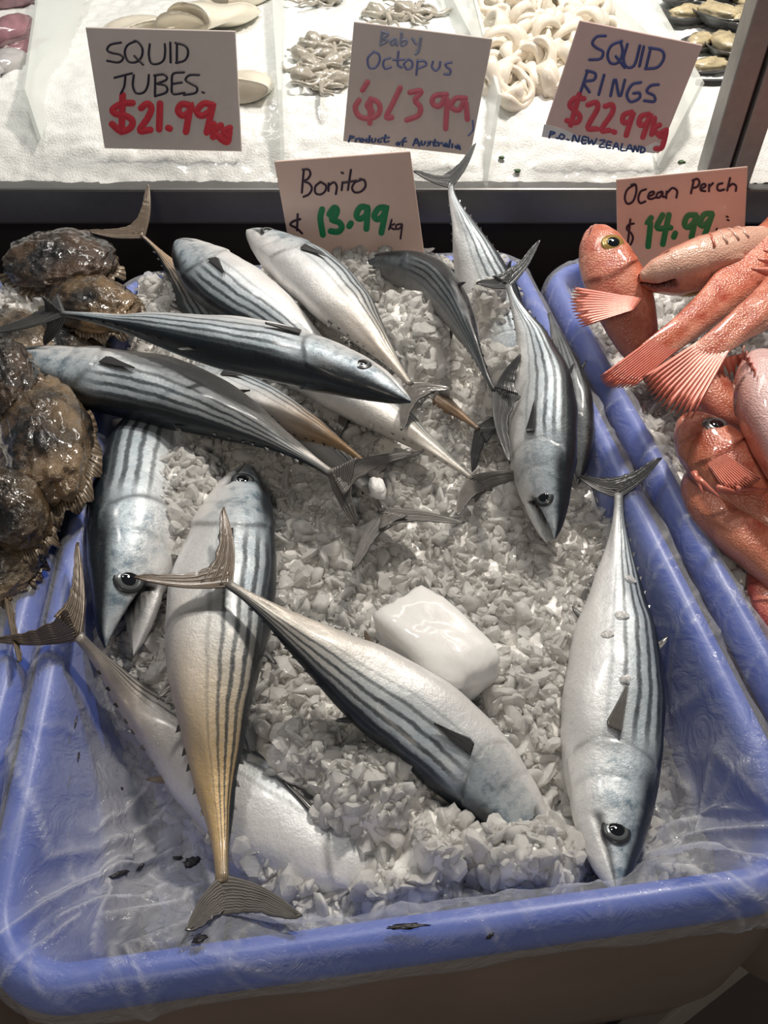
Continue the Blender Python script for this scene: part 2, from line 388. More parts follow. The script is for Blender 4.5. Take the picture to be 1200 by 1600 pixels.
CRL = [([(10, 1486, -.01), (160, 1362, Z1), (250, 1300, Z1)], .010, .008), ([(160, 1362, Z1), (150, 1505, 0)], .007, .006), ([(160, 1455, -.02), (268, 1424, Z1), (300, 1380, Z1)], .008, .006), ([(268, 1424, Z1), (330, 1345, Z1), (450, 1330, Z1)], .009, .006),
       ([(28, 1180, 0), (70, 1345, -.01), (150, 1320, Z1), (230, 1240, Z1), (320, 1100, Z1)], .009, .006), ([(90, 1446, -.01), (245, 1385, Z1)], .008, .006), ([(200, 1498, 0), (320, 1446, -.005), (445, 1442, 0)], .008, .005), ([(20, 1540, -.01), (110, 1440, 0)], .006, .004), ([(175, 1480, 0), (190, 1530, -.01)], .006, .004), ([(205, 1500, 0), (250, 1560, -.02)], .006, .004),
       ([(120, 1290, -.02), (215, 1180, Z1)], .012, .005), ([(60, 1420, -.01), (200, 1300, Z1)], .010, .004),
       ([(1015, 1335, Z1), (1080, 1312, Z1), (1210, 1300, 0)], .008, .007), ([(1025, 1345, Z1), (1210, 1362, 0)], .007, .006), ([(1028, 1385, -.02), (1210, 1412, 0)], .008, .006), ([(1118, 1198, Z1), (1210, 1265, 0)], .009, .007), ([(1118, 1198, Z1), (1105, 1312, Z1)], .008, .006), ([(1000, 1312, Z1), (1040, 1290, Z1), (1125, 1268, Z1)], .007, .006), ([(1090, 1390, 0), (1200, 1460, -.01)], .006, .004), ([(1130, 1380, 0), (1220, 1440, -.01)], .006, .004)]
liner(CT, 'clear creased plastic film lining the middle tub of bonito', 3, .100, creases=CRL, corners=[(CT[0], CT[2], .13, .055), (CT[1], CT[2], .10, .035)])
liner(LT, 'clear plastic film lining the tub of brown flatfish', 5, .12)
liner(RT, 'clear plastic film lining the tub of red perch', 9, .12)

# stand under the tubs
st = empty('tub_stand', (.05, .6, -.92)); tag(st, 'cream metal stand beneath the blue tubs', 'stand')
for nm, c, a in (('rail', (.05, .20, -.325), (.95, .02, .02)), ('rail', (.05, 1.0, -.325), (.95, .02, .02)),
                 ('leg', (.40, .19, -.62), (.02, .02, .30)), ('leg', (-.5, .19, -.62), (.02, .02, .30)), ('leg', (.40, 1.0, -.62), (.02, .02, .30)), ('leg', (-.5, 1.0, -.62), (.02, .02, .30))):
    V, F = boxv(np.array(c), np.array([a[0], 0, 0]), np.array([0, a[1], 0]), np.array([0, 0, a[2]])); bevel(mesh(nm, V, F, M['legs'], st, smooth=False), .004)

# ------------------------------------------------------------------ crushed ice
MOUNDS = []       # (x, y, radius, height above base)
def mound(px, py, z, rpx, h, sq=1.0):
    p = at(px, py, z); q = at(px+rpx, py, z); MOUNDS.append((p[0], p[1], np.linalg.norm(q-p), h, sq))
BARE = (at(135, 1010, -.06), at(455, 1420, -.06))
def ice_base(x, y):
    z = np.interp(y, [.15, .3, .5, .7, .85, 1.05], [-.075, -.062, -.048, -.022, -.004, .012])
    a, b = BARE; d = ((x-a[0])*(b[1]-a[1])-(y-a[1])*(b[0]-a[0]))/np.hypot(b[0]-a[0], b[1]-a[1])   # bare film in the front left corner
    z = z-.070*sstep(-.005, .03, d)
    z = z-.09*sstep(-.145, -.20, x)*sstep(.42, .34, y)
    z = z-.04*sstep(.235, .275, x)*sstep(.5, .42, y)
    return z
def ice_h(x, y):
    z = ice_base(x, y)
    for (mx, my, r, h, sq) in MOUNDS:
        d2 = ((x-mx)**2+((y-my)/sq)**2)/(r*r); z = z+h*np.exp(-d2*d2*.9)
    return z
for m_ in [(280, 775, 0, 62, .045, 2.0), (640, 505, .05, 70, .066, 1.5), (575, 395, .04, 90, .045, 1.0), (765, 455, .05, 26, .06, 1.0), (795, 560, .06, 36, .085, 1.2),
           (590, 1215, -.03, 95, .040, .8), (470, 1160, -.03, 50, .030, .9), (700, 1300, -.03, 60, .035, .8), (875, 1320, -.02, 50, .034, 1.5), (640, 1375, -.04, 80, .024, .6), (820, 1385, -.03, 60, .030, .7),
           (795, 1325, -.03, 50, .045, 1.0), (690, 850, -.03, 110, .012, 1.0), (560, 800, -.03, 70, .014, 1), (820, 1090, -.04, 70, .02, 1.5), (870, 960, -.03, 50, .015, 1.5)]:
    mound(*m_[:5], m_[5])

def ico():
    g = (1+5**.5)/2
    V = np.array([(-1, g, 0), (1, g, 0), (-1, -g, 0), (1, -g, 0), (0, -1, g), (0, 1, g), (0, -1, -g), (0, 1, -g), (g, 0, -1), (g, 0, 1), (-g, 0, -1), (-g, 0, 1)], float)
    F = [(0, 11, 5), (0, 5, 1), (0, 1, 7), (0, 7, 10), (0, 10, 11), (1, 5, 9), (5, 11, 4), (11, 10, 2), (10, 7, 6), (7, 1, 8), (3, 9, 4), (3, 4, 2), (3, 2, 6), (3, 6, 8), (3, 8, 9), (4, 9, 5), (2, 4, 11), (6, 2, 10), (8, 6, 7), (9, 8, 1)]
    V /= np.linalg.norm(V, axis=1)[:, None]
    V = V.tolist(); cache = {}; F2 = []
    def mid(a, b):
        k = (min(a, b), max(a, b))
        if k not in cache:
            m = nrm((np.array(V[a])+np.array(V[b]))/2); V.append(m.tolist()); cache[k] = len(V)-1
        return cache[k]
    for a, b, c in F:
        x, y, z = mid(a, b), mid(b, c), mid(c, a); F2 += [(a, x, z), (b, y, x), (c, z, y), (x, y, z)]
    return np.array(V), F2
ICO_V, ICO_F = ico(); ICO_F = np.array(ICO_F)
def chunks(P, sizes, r):
    V = []; F = []
    for k, (p, s) in enumerate(zip(P, sizes)):
        A = r.normal(size=(3, 3)); Qm, _ = np.linalg.qr(A)
        v = ICO_V.copy()
        # cut the blob with a few random planes, which gives flat broken facets
        for _ in range(9):
            nv = nrm(r.normal(size=3)); dd = r.uniform(.38, .85); e = v@nv; v = v-np.outer(np.clip(e-dd, 0, None), nv)
        v = v*r.uniform(.82, 1.14, (len(v), 1))
        v = v*np.array([1, r.uniform(.6, 1), r.uniform(.28, .65)])*s; V.append(v@Qm.T+p); F.append(ICO_F+k*len(ICO_V))
    return np.vstack(V), np.vstack(F)
def ice_field(box, hfun, n, label, seed, keep=None, smin=.0050, smax=.0185):
    r = np.random.default_rng(seed); x0, x1, y0, y1 = box
    gx = np.linspace(x0, x1, 150); gy = np.linspace(y0, y1, 240); X, Y = np.meshgrid(gx, gy)
    Z = hfun(X.ravel(), Y.ravel()); P = np.c_[X.ravel(), Y.ravel(), Z]
    P[:, 2] += .004*fnoise(P*np.array([1, 1, 0]), 60, 3)
    nb = len(P); Fb = [list(f) for f in grid_faces(240, 150)]
    pts = np.c_[r.uniform(x0, x1, n), r.uniform(y0, y1, n)]
    if keep is not None: pts = pts[keep(pts)]
    z = hfun(pts[:, 0], pts[:, 1])+r.uniform(-.004, .004, len(pts)); sz = smin+(smax-smin)*r.random(len(pts))**1.8
    Vc, Fc = chunks(np.c_[pts, z], sz, r); n2 = len(pts)//2; p2 = pts[r.integers(0, len(pts), n2)]+r.normal(0, .008, (n2, 2)); p2 = np.clip(p2, [x0, y0], [x1, y1])
    V2, F2 = chunks(np.c_[p2, hfun(p2[:, 0], p2[:, 1])+r.uniform(.003, .010, n2)], r.uniform(.0018, .004, n2), r); Fc = np.vstack([Fc, F2+len(Vc)]); Vc = np.vstack([Vc, V2])
    o = mesh('crushed_ice', np.vstack([P, Vc]), Fb+(Fc+nb).tolist(), M['ice'], smooth=False)
    o.data.materials.append(M['chunk']); mi = np.zeros(len(o.data.polygons), np.int32); mi[len(Fb):] = 1; o.data.polygons.foreach_set('material_index', mi)
    smf = np.ones(len(o.data.polygons), bool); smf[len(Fb):] = np.repeat(r.random(len(Fc)//80) < .25, 80); o.data.polygons.foreach_set('use_smooth', smf)
    tag(o, label, 'ice', kind='stuff'); return o
ice_field((CT[0]+.010, CT[1]-.010, CT[2]+.011, CT[3]-.01), ice_h, 9500, 'wet crushed ice filling the middle tub around the bonito', 11)
def ice_left(x, y): 
    z = -.05+.0*x; p = at(35, 455, .05)
    return z+.095*np.exp(-(((x-p[0])/.075)**2+((y-p[1])/.075)**2)**2)+.0*y
ice_field((LT[0]+.012, LT[1]-.012, LT[2]+.012, LT[3]-.01), ice_left, 3800, 'crushed ice under the brown flatfish', 12, keep=None)
def ice_right(x, y): return -.03+.0*x+.02*np.sin(x*30)*np.cos(y*24)
ice_field((RT[0]+.012, RT[1]-.012, RT[2]+.012, RT[3]-.01), ice_right, 3800, 'crushed ice under the red perch', 13, keep=None)

def blob(name, c, ax, mat, seed, amp=.12, sc=1.6, parent=None, n=28, m=36, pw=1.0, smooth=True, H_=.9):
    """lumpy closed body with half axes ax (3 vectors)"""
    th = np.linspace(0.0, math.pi, n); ph = np.linspace(0, 2*math.pi, m, endpoint=False); D = []
    for a in th:
        for b in ph:
            d = np.array([math.sin(a)*math.cos(b), math.sin(a)*math.sin(b), math.cos(a)])
            if pw != 1: d = d/ (np.sum(np.abs(d)**pw)**(1/pw))
            D.append(d)
    D = np.array(D); so = np.array([seed*3.7, seed*1.3, seed*2.1])
    k = 1+amp*np.array([mn.fractal(Vector(x*sc+so), H_, 2.0, 4 if H_ > .8 else 6) for x in D])
    V = c+(D*k[:, None])@np.array(ax); return mesh(name, V, grid_faces(n, m, True), mat, parent, smooth)
def pxaxis(px, py, z, dx, dy): return at(px+dx, py+dy, z)-at(px, py, z)
c = at(682, 1008, -.022)
tag(blob('ice_block', c, [pxaxis(682, 1008, -.022, 68, 62), pxaxis(682, 1008, -.022, -47, 27), np.array([0, 0, .024])], M['ice_block'], 4, .08, 1.4, pw=5), 'large smooth melted block of ice in the middle of the crushed ice', 'ice block')
c = at(590, 763, .02); tag(blob('ice_lump', c, [pxaxis(590, 763, .02, 13, 3), pxaxis(590, 763, .02, 2, 14), np.array([0, 0, .008])], M['ice_block'], 8, .15, 1.5, n=12, m=16, pw=2.6, smooth=False), 'small clear ice lump lying on a grey tail fin', 'ice lump')

# ------------------------------------------------------------------ fish
BT = np.array([0, .02, .05, .1, .16, .24, .32, .42, .52, .62, .72, .8, .87, .93, .97, 1])
BON = dict(hd=[.003, .022, .039, .060, .078, .094, .103, .107, .100, .085, .062, .042, .026, .015, .011, .012],
           hv=[.003, .020, .036, .058, .077, .095, .107, .114, .108, .089, .062, .040, .024, .014, .011, .012],
           w=[.003, .015, .028, .043, .055, .066, .072, .075, .071, .060, .044, .030, .019, .012, .010, .007])
PT = np.array([0, .04, .1, .2, .3, .4, .5, .6, .7, .8, .9, 1])
PER = dict(hd=[.025, .066, .098, .126, .14, .14, .125, .102, .075, .050, .036, .030], hv=[.022, .055, .084, .108, .115, .115, .102, .085, .06, .040, .030, .026],
           w=[.02, .055, .078, .094, .096, .09, .075, .058, .042, .026, .013, .003])

def lobe(name, root, tip, e, chord, mat, parent, bow=.18, rag=.12, n=22, m=10, thick=.0014, power=.85, seed=0, cup=.0, curv=0.0, leaf=False):
    """one swept fin lobe: leading edge from root to tip, chord measured along e towards the ragged trailing edge"""
    r = np.random.default_rng(seed+17); root = np.asarray(root, float); tip = np.asarray(tip, float)
    ax = tip-root; L = np.linalg.norm(ax); a = ax/L; e = nrm(e-a*(e@a)); nv = np.cross(a, e)
    s = np.linspace(0, 1, n); lead = root+np.outer(s, ax)-np.outer(bow*L*np.sin(math.pi*s)*.6, e)
    ch = chord*(np.clip(1-s, 0, 1)**power)*(1-.25*np.sin(math.pi*s)); rg = 1-rag*r.random(n)*(s > .05); ch = ch*rg+.0004
    if leaf is not False: ch = chord*(.75+.25*sstep(0, .15, s))*np.clip(1-s, 0, 1)**.95+.0004; nv = nv*np.sign(nv@np.asarray(leaf))
    V = []; uv = []
    for i in range(n):
        for j in range(m):
            q = j/(m-1); back = q*.12*L*(1-s[i])*.6
            V.append(lead[i]+e*ch[i]*q+a*back+nv*(-curv*(q*ch[i])**2+.0006*math.sin(j*2.6)+cup*L*math.sin(math.pi*s[i]))); uv.append((s[i], q))
    o = mesh(name, np.array(V), grid_faces(n, m), mat, parent, uv=np.array(uv)); solid(o, thick); return o

def fan(name, A, B, TA, TB, mat, parent, rays=13, notch=.35, bulge=.12, seed=0, n=14, thick=.0012, wave=.002):
    """spread fin: base from A to B, outer corners TA and TB, outer edge torn between the rays"""
    A, B, TA, TB = [np.asarray(x, float) for x in (A, B, TA, TB)]; r = np.random.default_rng(seed); V = []; uv = []; m = rays*4+1
    nv = nrm(np.cross(B-A, (TA+TB-A-B)/2)); dep = r.uniform(.4, 1.0, rays+1)*notch
    for i in range(n):
        s_ = i/(n-1)
        for j in range(m):
            q = j/(m-1); base = A+(B-A)*q; tip = TA+(TB-TA)*q; ax = tip-base
            k = 1+bulge*math.sin(math.pi*q); tri = abs(((q*rays) % 1)-.5)*2      # 1 on the rays, 0 between
            k *= 1-dep[int(q*rays-1e-6)]*(1-tri)
            V.append(base+ax*k*s_+nv*(wave*math.sin(q*rays*2*math.pi)*s_)); uv.append((s_, q*rays*2*math.pi/75.0))
    o = mesh(name, np.array(V), grid_faces(n, m), mat, parent, uv=np.array(uv)); solid(o, thick); return o

def finlet_mesh():
    V = np.array([(0, 0, .08), (1, 0, .04), (1.25, .85, 0), (.3, .55, .03), (0, 0, -.08), (1, 0, -.04), (1.25, .85, 0), (.3, .55, -.03)])
    F = [(0, 1, 2, 3), (7, 6, 5, 4), (0, 3, 7, 4), (3, 2, 6, 7), (1, 5, 6, 2), (0, 4, 5, 1)]
    m = bpy.data.meshes.new('finlet'); m.from_pydata(V.tolist(), [], F); m.materials.append(M['fin_dark']); return m
FINLET = finlet_mesh()

def fish(name, label, cat, group, ctrl, s, roll, tips=None, species='bonito', girth=1.0, gape=0.0, pect=True, dors=True, tint=(.45, .33, .2), tan=.25, finmat=None, twist=0.0, seed=0, eye=True, finlets=True, tailchord=.082, eyes_k=1.0, flat=1.0, dark=0.0, arcs=False, pmat=None, eye_t=.118, iris=None):
    P = np.array([at(*c) for c in ctrl]); bon = species == 'bonito'
    ts = np.r_[np.linspace(0, .12, 34, endpoint=False), np.linspace(.12, .32, 40, endpoint=False), np.linspace(.32, 1, 50)]
    C, L = spline(P, ts=ts); n = len(ts); T = np.gradient(C, axis=0); T /= np.linalg.norm(T, axis=1)[:, None]
    tb, pr = (BT, BON) if bon else (PT, PER)
    fine = lambda k: np.interp(ts, tb, pr[k])
    sm = lambda a: np.convolve(np.pad(a, 2, 'edge'), [.1, .2, .4, .2, .1], 'valid')
    hd, hv, w = [sm(fine(k))*L*girth for k in ('hd', 'hv', 'w')]; w = w*flat
    rr = np.radians(roll+twist*(ts-.3))
    Wv = np.cross(ZV, T); Wv /= np.linalg.norm(Wv, axis=1)[:, None]; Zp = np.cross(T, Wv)
    D = s*Wv*np.cos(rr)[:, None]+Zp*np.sin(rr)[:, None]; S = np.cross(T, D); flip = np.sign(S[n//3][2]) or 1; S = S*flip
    m = 72; phi = np.linspace(0, 2*math.pi, m+1); cz = np.cos(phi); sz = np.sin(phi)
    # slightly pointed section along back and belly
    hh = np.where(cz[None] > 0, hd[:, None], hv[:, None]); rad_y = hh*cz[None]; rad_x = w[:, None]*np.sign(sz)[None]*np.abs(sz)[None]**.92
    A, Bc = np.meshgrid(ts, cz, indexing='ij')
    mark = np.zeros_like(A)
    tg = (.30 if bon else .33)-.05*Bc**2; k = 1+(.045 if bon else .06)*sstep(tg-.09, tg-.002, A)*(A < tg); band = np.abs(Bc) < .93
    k = np.where(band, k, 1); mark = np.maximum(mark, .5*np.exp(-((A-tg-.001)/.009)**2)*(np.abs(Bc) < .8))
    tp = (.215 if bon else .2)-.03*Bc**2; k = k*(1-.018*np.exp(-((A-tp)/.005)**2)*(Bc < .4)); mark = np.maximum(mark, .22*np.exp(-((A-tp)/.006)**2)*(Bc < .3)*(Bc > -.85))
    tm = .135 if bon else .10; cm = -.02-.42*(A/tm); groove = np.exp(-((Bc-cm)/.13)**2)*sstep(tm+.006, tm-.008, A); k = k*(1-.16*groove); mark = np.maximum(mark, groove*(.95 if gape else .8))
    mark = np.maximum(mark, dark)
    inner = np.zeros_like(A)
    if gape:
        inner = np.exp(-((Bc-(cm-.16))/.15)**4)*(A < tm)*sstep(tm, tm*.8, A); mark = np.maximum(mark, np.clip(inner*1.3, 0, 1))
    V = C[:, None, :]+D[:, None, :]*(rad_y*k)[..., None]+S[:, None, :]*(rad_x*k*(1-.45*inner))[..., None]+T[:, None, :]*(inner*np.clip(tm-A, 0, 1)*L*.75)[..., None]
    if gape:
        im = int(np.searchsorted(ts, tm)); hinge = C[im]-D[im]*hv[im]*.35; g = math.radians(gape)
        low = (Bc < cm)*1.0*(A < tm); low = low*sstep(.02, .34, cm-Bc+.0)
        ang = -g*low*sstep(tm, tm*.75, A)
        rel = V-hinge; ft = rel@(-T[im]); fd = rel@D[im]; ct, sn_ = np.cos(ang), np.sin(ang)
        V = V+((ft*ct-fd*sn_)-ft)[..., None]*(-T[im])+((ft*sn_+fd*ct)-fd)[..., None]*D[im]
    # slack, uneven flesh
    amp = .006*L
    nz = np.array([mn.noise(Vector((a*9, b*1.3+seed*5.1, c_*1.3))) for a, b, c_ in zip(A.ravel(), np.broadcast_to(cz, A.shape).ravel(), np.broadcast_to(sz, A.shape).ravel())]).reshape(A.shape)
    V = V+(D[:, None, :]*cz[None, :, None]+S[:, None, :]*sz[None, :, None])*(amp*nz*sstep(.0, .3, A)*sstep(1.0, .8, A))[..., None]
    mid = C[n//2].copy(); lo = V[..., 2].min(); root = empty(name, (mid[0], mid[1], lo)); tag(root, label, cat, group)
    uv = np.stack([A, np.broadcast_to(phi/(2*math.pi), A.shape)], -1).reshape(-1, 2)
    F = grid_faces(n, m+1); F.append(tuple(range(m, -1, -1))); F.append(tuple((n-1)*(m+1)+j for j in range(m+1)))
    body = mesh('body', V.reshape(-1, 3), F, M['bonito' if bon else 'perch'], root, uv=uv, attrs={'mark': np.clip(mark, 0, 1).ravel()})
    body.color = (*tint, tan)
    fm = finmat or (M['fin'] if bon else M['perch_fin'])
    def surf(t, c_, side):
        i = int(np.argmin(np.abs(ts-t))); sn = math.sqrt(max(0, 1-c_*c_)); h_ = hd[i] if c_ > 0 else hv[i]
        p = C[i]+D[i]*h_*c_*1.0+S[i]*w[i]*sn*side*1.0; nv = nrm(D[i]*c_/max(h_, 1e-6)+S[i]*side*sn/max(w[i], 1e-6)); return p, nv, i
    if eye:
        for side in (1, -1):
            if not bon and side == -1 and abs(roll) < 10: pass
            p, nv, i = surf(eye_t if bon else .185, .14 if bon else .5, side); R = (.0255 if bon else .046)*L*girth*eyes_k
            a = nrm(T[i]-nv*(T[i]@nv)); b = np.cross(nv, a)
            def dome(nm, rad, ht, lift, mat, par, ring=0):
                VV = [p+nv*(lift+ht)]; FF = []
                for q in range(1, 7):
                    an = q/6*math.pi/2
                    for j in range(24):
                        bb = 2*math.pi*j/24; VV.append(p+nv*(lift+ht*math.cos(an))+rad*math.sin(an)*(a*math.cos(bb)+b*math.sin(bb)))
                for j in range(24): FF.append((0, 1+j, 1+(j+1) % 24))
                for q in range(5):
                    for j in range(24): x = 1+q*24+j; y = 1+q*24+(j+1) % 24; FF.append((x, x+24, y+24, y))
                return mesh(nm, np.array(VV), FF, mat, par)
            e = dome('eye', R*1.1, R*.26, -R*.20, M['eye_rim'] if bon else (iris or M['iris_gold']), root)
            dome('iris', R*.92, R*.24, -R*.13, M['iris'] if bon else (iris or M['iris_gold']), e)
            dome('pupil', R*.66, R*.22, -R*.05, M['pupil'], e)
    if pect:
        p, nv, i = surf(.315 if bon else .33, .12 if bon else -.25, 1); d = T[i]*.95+D[i]*.10+nv*.16
        if bon: lobe('pectoral_fin', p+nv*.007*L, p+nrm(T[i]+nv*.03+D[i]*.05)*.105*L*girth+nv*.010*L, -D[i], .034*L, pmat or M['fin_dark'], root, bow=.03, rag=.0, n=18, m=10, seed=seed, leaf=tuple(nv), curv=3.2/L)
        else: fan('pectoral_fin', p+D[i]*.04*L, p-D[i]*.04*L, p+nrm(d+D[i]*.25)*.2*L, p+nrm(d-D[i]*.45)*.17*L, fm, root, seed=seed)
    if bon and dors:
        for sg, t0, ln in ((1, .56, .052), (-1, .62, .045)):
            i = int(np.argmin(np.abs(ts-t0))); hgt = hd[i] if sg > 0 else hv[i]; p = C[i]+sg*D[i]*hgt*.93
            lobe('dorsal_fin' if sg > 0 else 'anal_fin', p, p+nrm(T[i]*.9+sg*D[i]*.55)*ln*L, T[i], .03*L, M['fin_dark'] if sg > 0 else fm, root, bow=.1, rag=.1, n=10, m=6, seed=seed+3)
        if finlets:
            for sg in (1, -1):
                for q in range(7):
                    t0 = .67+.038*q; i = int(np.argmin(np.abs(ts-t0))); hgt = hd[i] if sg > 0 else hv[i]
                    p = C[i]+sg*D[i]*hgt*.9; o = bpy.data.objects.new('finlet', FINLET); COL.objects.link(o); o.parent = root
                    X = nrm(T[i]); Yv = nrm(sg*D[i]); Zc = np.cross(X, Yv); sc = L*.016*(1-.05*q)
                    mt = Matrix(((X[0], Yv[0], Zc[0], 0), (X[1], Yv[1], Zc[1], 0), (X[2], Yv[2], Zc[2], 0), (0, 0, 0, 1)))
                    o.matrix_local = Matrix.Translation(Vector(p-np.array(root.location))) @ mt @ Matrix.Diagonal((sc, sc*.75, sc, 1))
    if arcs:
        for q in range(4):
            pts = []
            for c_ in np.linspace(-.99, -.05, 14):
                p, nv, i = surf(.20+.045*q+.10*(1+c_)*(1-.12*q), c_, 1); pts.append(p*1.0+nv*.0006)
            vv, ff = tube(pts, np.linspace(.0016, .0007, 14), 6); mesh('gill_ray', vv, ff, M['perch_fin'] if q == 0 else M['pale_skin'], root)
    if not bon and dors:
        # spiny dorsal fin: each spine is a tapered spike
        for q in range(9):
            t0 = .34+.045*q; i = int(np.argmin(np.abs(ts-t0))); p = C[i]+D[i]*hd[i]*.95; ln = L*(.075-.02*abs(q-3)/4)
            vv, ff = tube(np.array([p+nrm(D[i]*.6+T[i]*.7)*ln*x for x in np.linspace(0, 1, 5)]), np.linspace(.0042, .0006, 5)*L/.3, 6); mesh('dorsal_spine', vv, ff, M['perch_fin'], root)
    if not bon and not tips:
        e_ = C[-1]; f_ = T[-1]; fan('tail_fin', e_-f_*.07*L+D[-1]*hd[-1]*.95, e_-f_*.07*L-D[-1]*hv[-1]*.95, e_+f_*.17*L+D[-1]*.10*L, e_+f_*.17*L-D[-1]*.10*L, fm, root, seed=seed)
    if tips:
        end = C[-1]; ta = T[-1]
        if not bon:
            tA, tB = at(*tips[0]), at(*tips[1]); sd = np.sign((tA-tB)@D[-1]) or 1; back_ = end-ta*.07*L
            fan('tail_fin', back_+sd*D[-1]*hd[-1]*.95, back_-sd*D[-1]*hv[-1]*.95, tA, tB, fm, root, seed=seed)
        for q, tp_ in enumerate(tips if bon else []):
            tip = at(*tp_); dirn = nrm(tip-end); rt = end-ta*.012*L+ (dirn-ta*(dirn@ta))*.006*L
            lobe('tail_lobe', rt, tip, ta-dirn*.2, tailchord*L, fm, root, bow=.10, rag=.12, seed=seed+q*5+1, power=.72)
    return root

GB = 'striped bonito in the middle tub'
def bonito(label, ctrl, s, roll, tips, **kw): return fish('bonito', label, 'fish', GB, ctrl, s, roll, tips, **kw)
bonito('silver striped bonito lying alone along the film-covered side wall, head to the front rim', [(962, 1394, -.022), (954, 1320, -.032), (955, 1200, -.038), (962, 1080, -.03), (964, 930, -.025), (966, 840, -.012), (967, 772, .004)], -1, 8,
       [(903, 746, .0), (1034, 716, .03)], seed=1, tan=.0, finmat=M['fin_dark'], pmat=M['fin'], eye_t=.105)
bonito('bonito lying diagonally with its raised brown tail across another bonito and head under ice', [(868, 1365, -.07), (800, 1262, -.05), (690, 1152, -.022), (575, 1068, .0), (470, 992, .025), (405, 945, .038), (356, 912, .043)], 1, -6,
       [(210, 903, .05), (350, 793, .055)], seed=2, tan=.55, tint=(.42, .33, .22), finmat=M['fin_brown'])
bonito('bonito with golden tail stem, head up against the ice, tail at the front rim', [(384, 726, -.02), (370, 800, -.012), (346, 950, -.005), (335, 1090, -.008), (336, 1210, -.02), (344, 1310, -.018), (348, 1380, -.010)], 1, -4,
       [(290, 1452, .016), (472, 1430, .016)], seed=3, tan=.95, tint=(.50, .34, .15), girth=.98)
bonito('lowest bonito of the front pile, pale belly, tail hanging over the rim', [(748, 1412, -.10), (620, 1358, -.085), (480, 1296, -.08), (345, 1208, -.078), (222, 1106, -.058), (165, 1042, -.018), (122, 993, .018)], -1, -14,
       [(122, 848, .03), (-12, 1003, .018)], seed=4, tan=.7, tint=(.36, .28, .21), finmat=M['fin_brown'], finlets=True)
bonito('bonito with open mouth and dark back, head beside the pale crossed fish, body under ice', [(166, 1012, -.02), (196, 925, -.012), (214, 840, -.01), (228, 770, -.012), (245, 690, -.02), (290, 540, -.03)], 1, 34, None, seed=5, gape=20, tan=.0, dors=False, finlets=False, pect=False, girth=1.02)
bonito('uppermost bonito lying crosswise with black back, its thin snout pointing to the ice', [(642, 628, .082), (560, 590, .085), (450, 556, .088), (330, 530, .088), (220, 508, .088), (150, 497, .088), (98, 490, .088)], 1, 14,
       [(-20, 522, .075), (70, 540, .05)], seed=6, tan=.0, girth=.88, eye_t=.145, finmat=M['fin_dark'])
bonito('bonito lying crosswise just below the uppermost one, head under a brown flatfish', [(10, 552, .045), (130, 588, .04), (255, 612, .036), (365, 652, .034), (450, 697, .032), (518, 740, .026)], -1, -5,
       [(556, 822, .0), (645, 706, .03)], seed=7, eye=False, tan=.35, tint=(.40, .30, .2), girth=.95)
bonito('bonito with grey head pointing up to the black ledge, body vanishing under the uppermost one', [(276, 376, .062), (322, 420, .06), (385, 468, .055), (440, 505, .045), (520, 565, .02), (560, 605, .01)], -1, -8, [(522, 690, -.01), (600, 640, .0)], seed=8, eye=False, tan=.0, girth=1.05)
bonito('bonito with its head against the price card and thin back lines', [(386, 360, .075), (440, 395, .072), (500, 440, .066), (560, 503, .058), (610, 562, .05), (642, 602, .045)], 1, -4,
       [(705, 606, .04), (626, 672, .045)], seed=9, tan=.5, tint=(.50, .36, .22), girth=1.0)
bonito('bonito with brown tail raised by the black ledge, body hidden behind the others', [(420, 640, -.02), (370, 570, -.01), (330, 510, .0), (285, 440, .015), (250, 396, .03), (222, 368, .045)], 1, 10,
       [(233, 288, .09), (136, 362, .05)], seed=10, tan=.8, tint=(.40, .24, .10), girth=.75, finmat=M['fin_brown'], eye=False, pect=False)
bonito('bonito standing tail up in front of the black ledge', [(808, 640, -.045), (795, 560, -.02), (772, 490, .01), (748, 420, .05), (724, 355, .085), (708, 312, .105), (704, 290, .115)], -1, 25,
       [(744, 224, .15), (646, 268, .125)], seed=11, tan=.0, girth=1.12, finmat=M['fin_dark'], eye=False, pect=False)
bonito('dark bonito lying back upwards, half buried in the ice mound', [(560, 412, .035), (612, 416, .052), (665, 432, .066), (705, 472, .074), (735, 530, .072), (758, 582, .064), (772, 612, .060)], 1, 70,
       [(812, 553, .085), (796, 724, .05)], seed=12, tan=.0, girth=.66, dark=.72, finmat=M['fin_dark'], eye=False, pect=False)
bonito('large bonito with bright eye and beak-like mouth, head down on the ice', [(866, 842, -.005), (852, 765, .012), (848, 690, .03), (848, 610, .045), (832, 535, .062), (808, 482, .08), (794, 446, .092)], -1, 36,
       [(844, 376, .125), (744, 443, .085)], seed=13, tan=.0, gape=10, girth=1.05, finmat=M['fin_dark'])
bonito('dark bonito squeezed between the large one and the side rim', [(902, 758, -.02), (902, 690, .0), (892, 620, .014), (876, 550, .024), (858, 490, .03)], -1, 30, None, seed=14, tan=.0, girth=.8, dark=.7, dors=True, finlets=False, eye=False, pect=False)
bonito('bonito with cream belly below the uppermost snout, forked tail on the ice', [(400, 545, .0), (470, 575, .006), (540, 610, .01), (620, 660, .01), (690, 712, .004), (738, 748, -.004)], 1, -12,
       [(712, 804, .0), (838, 740, .02)], seed=15, tan=.35, tint=(.55, .43, .26), girth=.92)
bonito('brownish bonito wedged between two crosswise ones with a forked tail on the ice', [(250, 580, -.02), (340, 604, -.01), (420, 640, -.004), (490, 674, .0), (540, 702, .0), (574, 726, .0)], 1, -6,
       [(662, 704, .02), (606, 792, .002)], seed=16, tan=1.0, tint=(.36, .23, .12), girth=.9)
